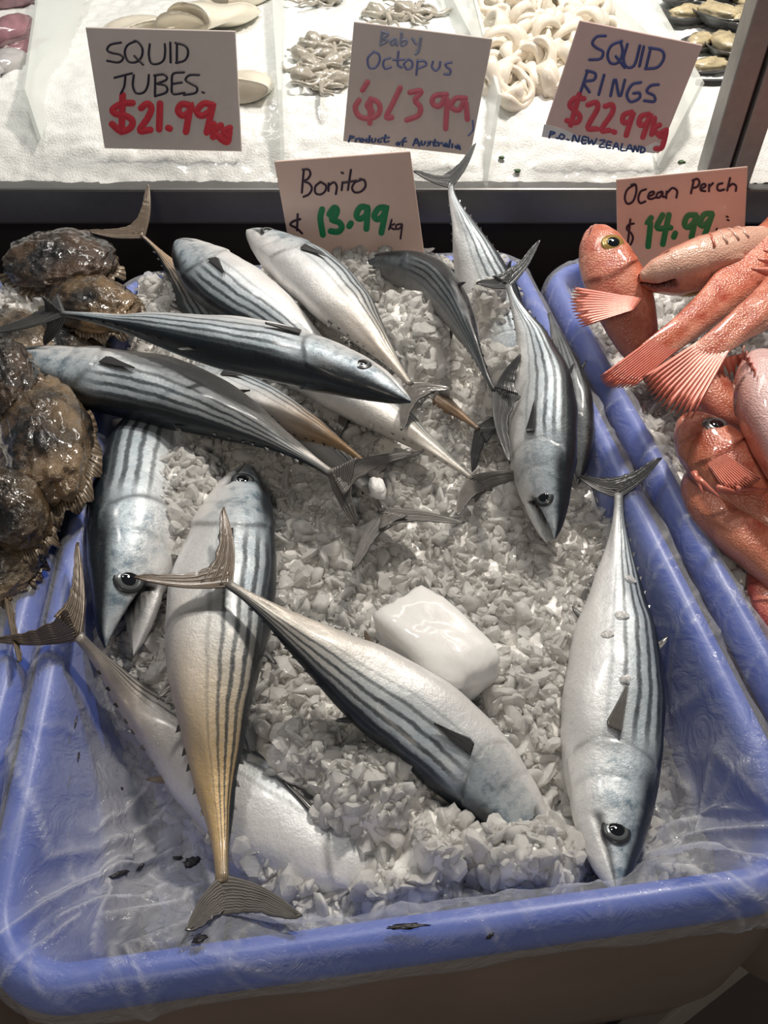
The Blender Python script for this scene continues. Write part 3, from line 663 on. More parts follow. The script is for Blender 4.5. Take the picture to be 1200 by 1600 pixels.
bonito('bonito of which only the lowest dark tail spreads on the ice', [(300, 590, -.05), (400, 640, -.035), (490, 690, -.02), (550, 738, -.006), (578, 770, .0), (598, 798, .003)], 1, 5,
       [(550, 890, -.005), (726, 816, .006)], seed=17, tan=.5, tint=(.3, .25, .2), girth=.8)
bonito('bonito with brown flank under the ice mound, dark tail against the large one', [(470, 510, -.03), (550, 558, -.02), (620, 592, -.012), (680, 624, -.008), (718, 648, -.004), (748, 670, .0)], 1, 0,
       [(738, 738, -.025), (842, 624, .04)], seed=18, tan=1.0, tint=(.30, .19, .11), girth=.8, finmat=M['fin_dark'])

# red ocean perch
GP = 'red perch in the tub beside the bonito'
def perch(label, ctrl, s, roll, tips=None, **kw):
    kw.setdefault('tint', (.72, .42, .32)); kw.setdefault('tailchord', .3)
    return fish('ocean_perch', label, 'fish', GP, ctrl, s, roll, tips, species='perch', tan=1.0, **kw)
p1 = perch('red perch with its gold-ringed eye and head rising beside the price card', [(928, 356, .115), (945, 415, .095), (975, 485, .065), (1010, 570, .012), (1055, 650, -.05)], 1, 28, None, seed=21, girth=1.0, tint=(.72, .34, .26), dors=False, pect=False)
perch('pale-bellied perch lying upside down below the price card', [(1000, 436, .105), (1070, 420, .115), (1140, 402, .115), (1230, 382, .11), (1330, 370, .09)], 1, -55, None, seed=22, girth=.95, tint=(.78, .50, .38), dors=False, arcs=True, gape=5, pect=False)
perch('red perch with closed tail on the tub rim, glistening back', [(1420, 300, .10), (1330, 345, .11), (1240, 400, .115), (1150, 455, .11), (1070, 515, .10), (1015, 556, .09)], -1, 24, [(938, 588, .088), (990, 604, .086)], seed=23, girth=.82, tailchord=.12, dors=False, pect=False)
p4 = perch('red perch with scaly flank and spread fan tail', [(1480, 330, .12), (1380, 385, .13), (1280, 440, .138), (1190, 490, .135), (1125, 535, .125), (1088, 566, .115)], -1, 14, [(1003, 590, .105), (1080, 655, .10)], seed=24, girth=.88, pect=False)
p5 = perch('perch with white and purple belly turned upwards', [(1188, 556, .10), (1190, 600, .10), (1200, 665, .095), (1225, 745, .08), (1275, 850, .05)], 1, -75, None, seed=25, girth=1.15, tint=(.76, .55, .54), eye=False, dors=False, pect=False)
p6 = perch('orange perch head with dark glossy eye near the film-covered rim', [(1070, 652, .045), (1108, 706, .045), (1165, 768, .04), (1240, 835, .03), (1330, 920, .01)], 1, 24, None, seed=26, iris=M['iris'], girth=1.1, tint=(.60, .25, .14), dors=False, pect=True)
perch('orange-brown perch flank below the perch head with the glossy eye', [(1075, 742, .01), (1125, 800, .016), (1190, 862, .016), (1260, 940, .01), (1330, 1040, .0)], 1, 5, None, seed=27, girth=1.0, tint=(.55, .22, .13), eye=False, dors=False, pect=False)
perch('dark red perch deep in the tub under the fan tail', [(1050, 560, .02), (1100, 610, .025), (1160, 660, .02), (1230, 700, .01)], 1, 10, None, seed=28, girth=1.2, tint=(.40, .12, .09), eye=False, dors=True, pect=False)
perch('bright red perch at the frame edge behind the creased rim', [(1180, 880, -.01), (1215, 960, -.01), (1260, 1040, -.02), (1320, 1140, -.03)], 1, 10, None, seed=29, girth=1.0, tint=(.55, .10, .08), eye=False, dors=False, pect=False)

fan('pectoral_fin', at(1004, 466, .092), at(990, 484, .088), at(896, 448, .085), at(908, 512, .075), M['perch_fin'], p1, 13, .5, .12, 3)
fan('anal_fin', at(1100, 566, .105), at(1190, 545, .115), at(1118, 592, .09), at(1178, 584, .095), M['perch_fin'], p4, 8, .75, .0, 4)
fan('pelvic_fin', at(1160, 560, .12), at(1178, 572, .12), at(1163, 540, .135), at(1184, 596, .125), M['perch_fin'], p5, 5, .5, .05, 5)
for k, (a, b) in enumerate([((1084, 738), (1099, 772)), ((1090, 748), (1128, 780)), ((1120, 762), (1165, 772)), ((1150, 764), (1200, 764))]):
    vv, ff = tube(np.array([at(*a, .062)+(at(*b, .058)-at(*a, .062))*x for x in np.linspace(0, 1, 5)]), np.linspace(.0035, .0005, 5), 6); mesh('gill_spine', vv, ff, M['perch_fin'], p6)

# brown flatfish
GF = 'dark flatfish in the tub of brown fish'
def flatfish(label, px, py, z, u, v, th, seed, col=(.17, .10, .05), al=.6, fringe=True, eye=None, tilt=(0, 0), tail=None):
    c = at(px, py, z); U = pxaxis(px, py, z, *u)+ZV*tilt[0]; Vv = pxaxis(px, py, z, *v)+ZV*tilt[1]
    N = nrm(np.cross(U, Vv)); N = N*np.sign(N[2]); root = empty('flatfish', (c[0], c[1], c[2]-th)); tag(root, label, 'fish', GF)
    b = blob('body', c, [U, Vv, N*th], M['flat'], seed, .12, 1.6, root, 64, 84, H_=.55); b.color = (*col, al)
    if fringe:
        VV = []; uv = []; n = 90
        for k in range(n):
            a = 2*math.pi*k/n; kk = 1+.05*math.sin(a*9+seed)
            d = U*math.cos(a)+Vv*math.sin(a)
            for j, f in enumerate((.86, 1.0, 1.12*kk)): VV.append(c+d*f-N*th*(.15+.1*j)+N*.003*math.sin(a*17+seed)*j); uv.append((j/2, k/n*8))
        F = [(k*3+j, k*3+j+1, ((k+1) % n)*3+j+1, ((k+1) % n)*3+j) for k in range(n) for j in range(2)]
        solid(mesh('fin_fringe', np.array(VV), F, M['flat_fin'], root, uv=np.array(uv)), .0015)
    if eye:
        e = c+U*eye[0]+Vv*eye[1]+N*th*math.sqrt(max(.1, 1-eye[0]**2-eye[1]**2)); R = .006
        ob = blob('eye', e, [np.array([R, 0, 0]), np.array([0, R, 0]), np.array([0, 0, R])], M['eye_rim'], seed, 0, 1, root, 12, 16)
        blob('pupil', e+N*R*.55, [np.array([R*.6, 0, 0]), np.array([0, R*.6, 0]), np.array([0, 0, R*.6])], M['pupil'], seed, 0, 1, ob, 10, 14)
    if tail:
        lobe('tail_fin', c+U*tail[0]+Vv*tail[1], at(*tail[2]), N*0+Vv, tail[3], M['flat_fin'], root, bow=.02, rag=.2, power=.3, seed=seed)
    return root
flatfish('dark round flatfish highest at the back of its tub by the black ledge', 95, 412, .06, (84, -6), (4, 40), .034, 31, (.10, .055, .03), .7)
flatfish('brown flatfish with tan snout beside the crumpled blue film corner', 145, 478, .05, (76, 8), (-6, 36), .03, 32, (.26, .16, .07), .8)
flatfish('large tan and brown flatfish with glossy wet skin by the crosswise bonito head', 74, 688, .045, (70, 14), (-12, 96), .04, 33, (.23, .155, .085), 1.0)
flatfish('almost black flatfish over the hidden bonito head', 8, 590, .07, (50, -6), (4, 52), .03, 34, (.06, .035, .02), .5)
flatfish('brown flatfish lying in front of the large tan one', 22, 800, .04, (58, 4), (-4, 58), .04, 35, (.13, .085, .04), .8)
flatfish('small flatfish with pale fin edge, lowest in its tub', 8, 892, .015, (54, -26), (10, 34), .022, 36, (.30, .22, .13), .9, tail=(-.2, .9, (28, 1034, .02), .012))
flatfish('pale-finned flatfish under the thin bonito tail', 30, 530, .03, (66, 26), (-16, 44), .022, 37, (.28, .21, .14), .9)
flatfish('dark flatfish under the uppermost bonito tail', 100, 545, .015, (70, 10), (-6, 40), .03, 38, (.08, .06, .04), .6)

# ------------------------------------------------------------------ counter behind: ledge, iced display, dividers, post
o = empty('counter_ledge', RF(.1, 1.16, -.3)); tag(o, 'dark grey steel ledge along the front of the iced display', 'ledge')
V, F = boxv(RF(.1, 1.15, .052), RGT*1.3, FH*.02, ZV*.027); bevel(mesh('ledge_front', V, F, M['ledge'], o, smooth=False), .004)
V, F = boxv(RF(.1, 1.20, -.14), RGT*1.3, FH*.03, ZV*.165); mesh('kick_panel', V, F, M['black'], o, smooth=False)
V, F = boxv(RF(.1, 1.6, .03), RGT*1.3, FH*.42, ZV*.02); mesh('display_pan', V, F, M['ledge'], o, smooth=False)
def disp_z(r, f): return np.interp(f, [1.14, 1.17, 1.22, 1.28, 1.34, 1.75, 2.05], [.068, .088, .122, .150, .160, .182, .20])
gr = np.linspace(-.95, 1.15, 300); gf = np.linspace(1.15, 2.02, 170); R_, F_ = np.meshgrid(gr, gf)
P = np.outer(R_.ravel(), RGT)+np.outer(F_.ravel(), FH)+np.outer(disp_z(R_.ravel(), F_.ravel()), ZV)
P[:, 2] += .006*fnoise(P*np.array([1, 1, 0]), 9, 3)+.004*fnoise(P*np.array([1, 1, 0]), 75, 4)
tag(mesh('display_ice', P, grid_faces(170, 300), M['shaved']), 'white shaved ice sloping down to the dark ledge', 'ice', kind='stuff')
def sheet(label, bf, tf, tb, bb):
    Q = [np.array(q) for q in (bf, tf, tb, bb)]; nv = nrm(np.cross(Q[1]-Q[0], Q[3]-Q[0]))*.003
    V = [q+nv for q in Q]+[q-nv for q in Q]; F = [(0, 1, 2, 3), (7, 6, 5, 4), (0, 4, 5, 1), (1, 5, 6, 2), (2, 6, 7, 3), (3, 7, 4, 0)]
    o = mesh('display_divider', np.array(V), F, M['acrylic'], smooth=False); tag(o, label, 'divider', 'acrylic dividers in the ice'); return o
sheet('frosted divider between the purple squid and the squid tubes', atf(62, 218, 1.20), atf(36, 140, 1.25), atf(66, -60, 1.8), atf(150, -60, 1.86))
sheet('clear divider seen edge on beside the baby octopus', atf(442, 256, 1.165), atf(437, 140, 1.235), atf(424, -60, 1.85), atf(440, -60, 1.9))
sheet('clear divider between the baby octopus and the squid rings', atf(757, 292, 1.152), atf(781, 148, 1.225), atf(728, -60, 1.80), atf(676, -60, 1.88))
sheet('frosted divider between the squid rings and the mussels', atf(1030, 262, 1.165), atf(1099, 128, 1.235), atf(985, -70, 1.80), atf(890, -60, 1.88))
# steel post
po = empty('steel_post', RF(.5, 1.135, .03)); tag(po, 'upright steel post with a dark groove, beside the mussels', 'post')
for nm, r0, f0, hw, hf, mt in (('post_body', .487, 1.16, .016, .02, 'steel'), ('groove_strip', .5065, 1.168, .0036, .02, 'black'), ('post_flange', .525, 1.16, .015, .02, 'steel')):
    V, F = boxv(RF(r0, f0, .33), RGT*hw, FH*hf, ZV*.30); bevel(mesh(nm, V, F, M[mt], po, smooth=False), .002)

# ------------------------------------------------------------------ seafood on the display ice
def onice(px, py, lift=0.0):
    """point on the display ice seen at px, py"""
    d = ray(px, py)
    for f in np.linspace(1.15, 2.1, 200):
        p = CAM+d*(f/(d@FH))
        if p[2] <= disp_z(0, f)+lift: return p
    return p
def squid_tube(label, px, py, ang, ln, wd, lift, seed):
    ln *= 1.3; wd *= 1.3; c = onice(px, py+16)+ZV*lift*1.3; a = RGT*math.cos(ang)+FH*math.sin(ang)+ZV*.12; b = nrm(np.cross(ZV, a)); nv = np.cross(nrm(a), b); n, m = 26, 24
    V = []
    for i in range(n):
        t = i/(n-1); w = wd*(math.sin(min(1, .08+t*1.25)*math.pi/2)**.7); h = w*.42
        for j in range(m):
            p = 2*math.pi*j/m; V.append(c+nrm(a)*ln*(t-.5)+b*w*math.cos(p)*(1+.04*math.sin(5*t+seed))+nv*h*math.sin(p)+nv*.003*math.sin(9*t+seed+2*p))
    # folded mouth at the open end
    for j in range(m):
        p = 2*math.pi*j/m; V.append(c+nrm(a)*ln*.44+b*wd*.8*math.cos(p)+nv*wd*.25*math.sin(p))
    F = grid_faces(n+1, m, True); F.append(tuple(range(m))[::-1]); F.append(tuple(n*m+j for j in range(m)))
    o = mesh('squid_tube', np.array(V), F, M['squid']); tag(o, label, 'squid tube', 'squid tubes on ice'); return o
squid_tube('cream squid tube with folded end behind its price card, middle of the row', 292, 30, -1.5, .11, .034, .012, 1)
squid_tube('cream squid tube leaning against the folded one', 316, 24, -1.75, .11, .026, .02, 2)
squid_tube('widest cream squid tube near the clear edge-on divider', 355, 26, -2.2, .13, .034, .016, 3)
squid_tube('pale squid tube tip peeking over its price card', 276, 52, -1.4, .06, .022, .006, 4)
squid_tube('white flat squid tube beside the frosted divider', 205, 34, -.9, .12, .045, .0, 5)
squid_tube('squid tube lying behind the right edge of its price card', 392, 112, -1.6, .10, .030, .0, 6)
squid_tube('squid tube at the back of the row, cut by the frame', 385, -12, -2.3, .12, .034, .01, 7)

def whole_squid(label, px, py, ang, ln, rad, lift, mat, seed):
    c = onice(px, py)+ZV*lift; a = nrm(RGT*math.cos(ang)+FH*math.sin(ang)); root = empty('whole_squid', c); tag(root, label, 'squid', 'whole squid on ice')
    b = np.cross(ZV, a); blob('mantle', c, [a*ln*.5, b*rad, ZV*rad*.8], M[mat], seed, .14, 1.4, root, 22, 28)
    for k in range(6):
        s0 = c-a*ln*.45+b*rad*(k-2.5)*.25; pts = [s0-a*ln*.09*i+b*.006*math.sin(i*1.3+k)+ZV*(.006*math.cos(i+k)-.004*i*.5) for i in range(8)]
        vv, ff = tube(pts, np.linspace(.006, .0015, 8), 7); mesh('arm', vv, ff, M[mat], root)
    return root
whole_squid('purplish pink squid at the edge of the display', 20, 62, 1.2, .12, .030, .012, 'purple', 41)
whole_squid('grey squid lying below the purplish pink one', 14, 104, 1.35, .09, .026, .004, 'greywhite', 42)
whole_squid('dark purple squid against the frosted divider', 38, 78, 1.1, .12, .016, .0, 'purple', 43)
whole_squid('pink squid at the back of the purple squid heap', 15, 12, .4, .12, .028, .02, 'purple', 44)

def octopus(label, px, py, sc, seed):
    r = np.random.default_rng(seed); c = onice(px, py)+ZV*.008; root = empty('baby_octopus', c); tag(root, label, 'octopus', 'baby octopus heap')
    an = r.uniform(0, 6.28); a = np.array([math.cos(an), math.sin(an), .2])
    blob('mantle', c+a*.012*sc, [a*.017*sc, np.cross(ZV, a)*.012*sc, ZV*.011*sc], M['octopus'], seed, .15, 1.5, root, 16, 20)
    for k in range(8):
        b = an+math.pi+(k-3.5)*.42; p = c+np.array([math.cos(b), math.sin(b), 0])*.006*sc; pts = [p]; cur = r.uniform(-.5, .5); h = b
        for i in range(12):
            h += cur+.1*math.sin(i); p = p+np.array([math.cos(h), math.sin(h), .35*math.sin(i*.9+k)])*.0062*sc; pts.append(p.copy())
        P_, _ = spline(pts, 26); vv, ff = tube(P_, np.linspace(.0052, .0016, 26)*sc, 8); mesh('arm', vv, ff, M['octopus'], root)
    return root
for k, (x, y, sc_, lb) in enumerate([(498, 78, 1.15, 'topmost baby octopus of the heap left of its price card'), (480, 100, 1.1, 'baby octopus curled at the clear divider side of the heap'), (522, 96, 1.1, 'grey baby octopus tucked behind the price card edge'), (486, 128, 1.15, 'lowest baby octopus of the heap, on the white ice'),
        (518, 136, 1.1, 'baby octopus low in the heap next to the card'), (505, 112, 1.2, 'baby octopus in the middle of the heap'), (512, 4, 1.1, 'lone baby octopus at the back of the white ice'), (600, 30, 1.2, 'baby octopus behind the upper edge of its price card'), (645, 26, 1.2, 'baby octopus behind the card towards the squid rings')]):
    octopus(lb, x, y, sc_, 60+k)

def ring_mesh(seed):
    r = np.random.default_rng(seed); n, m = 28, 10; V = []
    for i in range(n):
        a = 2*math.pi*i/n; R = .0155*(1+.18*math.sin(2*a+seed)+.07*math.sin(3*a+seed*2)); rr = .0048*(1+.2*math.sin(3*a+seed))
        c = np.array([R*math.cos(a), R*.85*math.sin(a), .003*math.sin(2*a+seed)]); d = np.array([math.cos(a), math.sin(a), 0])
        for j in range(m):
            b = 2*math.pi*j/m; V.append(c+d*rr*math.cos(b)*.75+ZV*rr*1.35*math.sin(b))
    F = grid_faces(n, m, True)+[((n-1)*m+j, (n-1)*m+(j+1) % m, (j+1) % m, j) for j in range(m)]
    me = bpy.data.meshes.new('squid_ring'); me.from_pydata([v.tolist() for v in V], [], F); me.polygons.foreach_set('use_smooth', [True]*len(F)); me.materials.append(M['ring']); return me
RM = [ring_mesh(k) for k in range(6)]; rr_ = np.random.default_rng(5); nring = 0
for k in range(130):
    y = rr_.uniform(-30, 158); lo = np.interp(y, [-30, 0, 60, 150], [735, 742, 755, 778]); hi = np.interp(y, [-30, 0, 60, 110, 158], [905, 925, 945, 905, 862])
    x = rr_.uniform(lo, hi); lift = .004+.02*rr_.random()*sstep(160, 120, y)
    o = bpy.data.objects.new('squid_ring', RM[k % 6]); COL.objects.link(o); p = onice(x, y)+ZV*lift
    o.location = p.tolist(); o.rotation_euler = (rr_.normal(0, .55), rr_.normal(0, .55), rr_.uniform(0, 6.28)); q = rr_.uniform(1.45, 2.1); o.scale = (q, q, q)
    tag(o, 'glistening white raw squid ring in the heap behind the price card', 'squid ring', 'squid rings heaped on ice')

def mussel(label, px, py, ang, sc, lift, seed, grey=True):
    c = onice(px, py)+ZV*lift; a = RGT*math.cos(ang)+FH*math.sin(ang); b = np.cross(ZV, a); root = empty('mussel', c); tag(root, label, 'mussel', 'marinated mussels on ice')
    n, m = 14, 22; V = []
    for i in range(n):
        t = i/(n-1)
        for j in range(m):
            p = 2*math.pi*j/m; w = .5+.5*math.cos(p); V.append(c+a*sc*.032*t*math.cos(p)*(1)+b*sc*.018*t*math.sin(p)*(1-.25*math.cos(p))-ZV*sc*.012*(1-t*t)+ZV*sc*.004)
    o = solid(mesh('shell', np.array(V), grid_faces(n, m, True), M['shell'], root), .002)
    blob('meat', c+ZV*.004*sc, [a*.024*sc, b*.012*sc, ZV*.007*sc], M['meat'], seed, .3, 2.2, root, 14, 18)
    return root
for k, (x, y, an, s_, lf, lb) in enumerate([(1090, 78, 1.0, 1.1, .006, 'grey mussel lowest in the heap by the frosted divider'), (1128, 88, 1.6, 1.3, .010, 'dark mussel beside the steel post'), (1075, 40, .2, 1.2, .010, 'mussel with cream meat next to the frosted divider'), (1115, 50, 2.2, 1.3, .018, 'mussel in the middle of the heap'),
        (1148, 52, 1.2, 1.2, .016, 'mussel with yellow meat touching the steel post'), (1060, 12, .8, 1.2, .012, 'mussel at the back of the heap by the divider'), (1095, 14, 2.8, 1.3, .022, 'topmost mussel of the heap'), (1135, 14, .4, 1.3, .020, 'mussel at the back near the post top'), (1110, 108, .3, 1.1, .0, 'mussel half sunk in the ice at the heap edge'), (1160, 22, 1.9, 1.2, .01, 'mussel partly hidden by the steel post')]):
    mussel(lb, x, y, an, s_*1.45, lf*1.3, 80+k)
V, F = boxv(onice(1120, 132)+ZV*.002, RGT*.034, FH*.005, ZV*.005); tag(bevel(mesh('tray_edge', V, F, M['black'], smooth=False), .002), 'black tray edge in front of the mussels', 'tray')
for k, (x, y, lb) in enumerate([(784, 249, 'green herb scrap on the white ice slope'), (808, 270, 'brown fleck below the green herb scrap'), (1064, 256, 'dark fleck on the ice near the perch price card')]):
    c = onice(x, y)+ZV*.003; tag(blob('herb_scrap', c, [RGT*.005, FH*.004, ZV*.002], M['herb'], k+3, .5, 2.5, n=10, m=14), lb, 'scrap')
c = atf(1188, 262, 1.2); hp = [c+RGT*.022*math.cos(a)+ZV*(.016*math.sin(a)) for a in np.linspace(2.9, .4, 16)]
vv, ff = tube(hp, .004, 8); tag(mesh('herb_sprig', vv, ff, M['herb']), 'dark green curved herb sprig behind the perch price card', 'herb')

# ------------------------------------------------------------------ price cards with handwriting
def curve_px(pts, n=7):
    pts = np.array([(x, y, 0) for x, y in pts], float)
    if len(pts) < 3: return pts[:, :2]
    return spline(pts, max(8, n*(len(pts)-1)))[0][:, :2]
def card(label, corners, foot, lean, mat, inks, extra=None, yawk=0.0):
    """corners: photograph positions (TL, TR, BR, BL) of the card; foot: a world point in its plane"""
    nv = nrm(-FH*math.cos(lean)+ZV*math.sin(lean)+RGT*yawk)
    def hit(x, y, lift=0.0):
        d = ray(x, y); return CAM+d*(((foot+nv*lift-CAM)@nv)/(d@nv))
    Q = [hit(*c) for c in corners]; bc = (Q[2]+Q[3])/2; root = empty('price_card', bc); tag(root, label, 'price card', 'handwritten price cards')
    V = np.array(Q+[q-nv*.003 for q in Q]); F = [(3, 2, 1, 0), (4, 5, 6, 7), (0, 1, 5, 4), (1, 2, 6, 5), (2, 3, 7, 6), (3, 0, 4, 7)]
    o = mesh('card', V, F, M[mat], root, smooth=False); bevel(o, .0015)
    if extra:
        E = [hit(x, y, .0004) for x, y in extra]; k = len(E); V = np.array(E+[e-nv*.0012 for e in E]); F = [tuple(range(k))[::-1], tuple(range(k, 2*k))]+[(i, (i+1) % k, k+(i+1) % k, k+i) for i in range(k)]
        mesh('white_strip', V, F, M['white_label'], root, smooth=False)
    for nm, ink, width, strokes in inks:
        VV = []; FF = []; lift = .0007
        wpx = width/2
        for st_ in strokes:
            if len(st_) == 1:
                x, y = st_[0]; st_ = [(x-1.2, y-.5), (x+1.2, y+.5)]
            C2 = curve_px(st_); lift += .00002
            T2 = np.gradient(C2, axis=0); T2 /= np.linalg.norm(T2, axis=1)[:, None]+1e-9; N2 = np.c_[-T2[:, 1], T2[:, 0]]; b0 = len(VV); nn = len(C2)
            # round caps: half circles at both ends
            L_ = C2+N2*wpx; R2 = C2-N2*wpx
            for i in range(nn): VV += [hit(*L_[i], lift), hit(*C2[i], lift+.0003), hit(*R2[i], lift)]
            for i in range(nn-1):
                for j in range(2): a = b0+i*3+j; FF.append((a, a+1, a+4, a+3))
            for i, sg in ((0, -1), (nn-1, 1)):
                cidx = b0+i*3+1; cap = []
                for q in range(1, 6):
                    an = math.pi*q/6; e = C2[i]+N2[i]*wpx*math.cos(an)+sg*T2[i]*wpx*math.sin(an); cap.append(len(VV)); VV.append(hit(*e, lift))
                seq = [b0+i*3]+cap+[b0+i*3+2]
                for q in range(len(seq)-1): FF.append((cidx, seq[q], seq[q+1]))
        mesh(nm, np.array(VV), FF, M[ink], root, smooth=False)
    return root
def sc(k, ox, oy, S): return [[(ox+x/k, oy+y/k) for x, y in s] for s in S]
sq = lambda S: sc(2.0, 0, 0, S)
card('grey-pink price card reading SQUID TUBES in thin black', [(133, 42), (368, 48), (378, 237), (163, 232)], atf(270, 234, 1.185), math.radians(14), 'card_grey', [
    ('lettering', 'ink_black', 3.6, sq([[(378, 133), (345, 140), (335, 157), (352, 166), (375, 171), (385, 182), (370, 195), (335, 190)], [(425, 128), (398, 142), (390, 167), (402, 192), (425, 194), (442, 178), (445, 152), (432, 132), (420, 128)], [(420, 175), (447, 202)],
        [(468, 138), (465, 170), (472, 196), (492, 200), (511, 188), (516, 160), (515, 138)], [(532, 133), (533, 195)], [(553, 135), (552, 195)], [(548, 134), (578, 143), (588, 163), (578, 188), (550, 197)],
        [(358, 243), (412, 229)], [(392, 237), (388, 270), (378, 292)], [(418, 235), (415, 268), (426, 291), (450, 288), (462, 265), (465, 234)], [(485, 235), (484, 297)], [(482, 236), (512, 233), (521, 248), (490, 262)], [(490, 262), (518, 268), (520, 288), (484, 301)],
        [(575, 226), (541, 231), (537, 262), (540, 293), (577, 290)], [(540, 262), (568, 258)], [(622, 234), (592, 235), (580, 250), (597, 262), (615, 273), (611, 290), (575, 297)], [(635, 289)]])),
    ('price', 'ink_red', 10.5, sq([[(414, 322), (382, 324), (352, 342), (362, 356), (392, 362), (414, 378), (406, 401), (378, 410), (350, 388)], [(383, 297), (380, 412)], [(441, 338), (460, 324), (473, 338), (462, 368), (437, 408), (470, 406)], [(500, 324), (497, 404)], [(528, 401)],
        [(596, 330), (568, 326), (556, 346), (572, 362), (594, 346), (596, 328), (581, 412)], [(664, 328), (636, 324), (615, 348), (630, 362), (655, 348), (666, 324), (646, 414)], [(668, 388), (666, 428)], [(690, 392), (672, 412), (692, 436)], [(718, 400), (698, 412), (714, 424), (716, 404), (712, 442), (698, 440)]]))])
oc = lambda S: sc(3.3333, 420, 0, S)
card('faded price card reading Baby Octopus with a worn pink price', [(553, 33), (770, 60), (735, 243), (536, 221)], atf(637, 226, 1.178), math.radians(14), 'card_grey', [
    ('faded_lettering', 'ink_faded', 5.0, oc([[(592, 165), (582, 235)], [(592, 165), (622, 178), (594, 198), (618, 212), (582, 234)], [(655, 198), (636, 215), (642, 234), (657, 222), (660, 200), (668, 236)], [(692, 172), (690, 234), (715, 226), (714, 208), (692, 212)], [(748, 200), (766, 228)], [(792, 198), (780, 262), (766, 282)]])),
    ('lettering', 'ink_paleblue', 3.6, oc([[(548, 268), (516, 303), (522, 350), (555, 352), (577, 318), (573, 283), (545, 270)], [(632, 302), (602, 312), (596, 340), (608, 358), (636, 350)], [(675, 270), (671, 335), (692, 352)], [(648, 312), (704, 310)], [(725, 308), (704, 335), (720, 361), (745, 350), (746, 322), (725, 308)], [(775, 315), (768, 390)], [(775, 320), (808, 318), (820, 338), (778, 356)], [(855, 320), (850, 350), (870, 368), (888, 350), (893, 322)], [(952, 325), (922, 332), (926, 350), (946, 365), (940, 388), (914, 386)]])),
    ('price', 'ink_pink', 8.5, oc([[(514, 428), (488, 470)], [(470, 522), (450, 560), (470, 605), (525, 618), (572, 592), (576, 545), (540, 520), (512, 550), (540, 580)], [(530, 515), (526, 642)], [(684, 458), (650, 530), (612, 610), (640, 612)], [(735, 482), (795, 474), (762, 522), (790, 560), (778, 602), (718, 626)], [(925, 492), (864, 500), (852, 538), (890, 554), (926, 508), (921, 670)], [(1024, 512), (972, 514), (950, 556), (990, 574), (1022, 528), (1034, 622)]])),
    ('unit', 'ink_paleblue', 3.0, oc([[(1062, 628), (1064, 676), (1040, 706)]])),
    ('origin_note', 'ink_navy', 3.2, oc([[(425, 708), (416, 738)], [(424, 708), (444, 714), (420, 724)], [(455, 722), (452, 738)], [(454, 726), (470, 720)], [(482, 722), (474, 734), (488, 738), (492, 726), (482, 722)], [(520, 722), (504, 728), (508, 738), (522, 734)], [(526, 708), (522, 740)], [(538, 722), (536, 738), (552, 738), (556, 722)], [(586, 722), (570, 728), (572, 740), (586, 738)], [(608, 704), (602, 738), (624, 736)], [(592, 718), (626, 716)],
        [(672, 742), (664, 750), (676, 756), (682, 746), (672, 742)], [(712, 718), (700, 728), (696, 758)], [(690, 738), (716, 736)], [(752, 756), (768, 722), (784, 760)], [(758, 744), (782, 744)], [(796, 736), (794, 752), (810, 752), (814, 738)], [(842, 738), (828, 742), (840, 750), (826, 758)], [(866, 728), (858, 756), (872, 758)], [(852, 740), (880, 742)], [(886, 744), (884, 760)], [(886, 748), (902, 744)], [(922, 746), (908, 756), (922, 762), (926, 748), (930, 764)], [(944, 730), (938, 766)], [(956, 750), (954, 768)], [(986, 756), (970, 764), (984, 772), (990, 758), (996, 778)]]))])
rg = lambda S: sc(2.609, 740, 0, S)
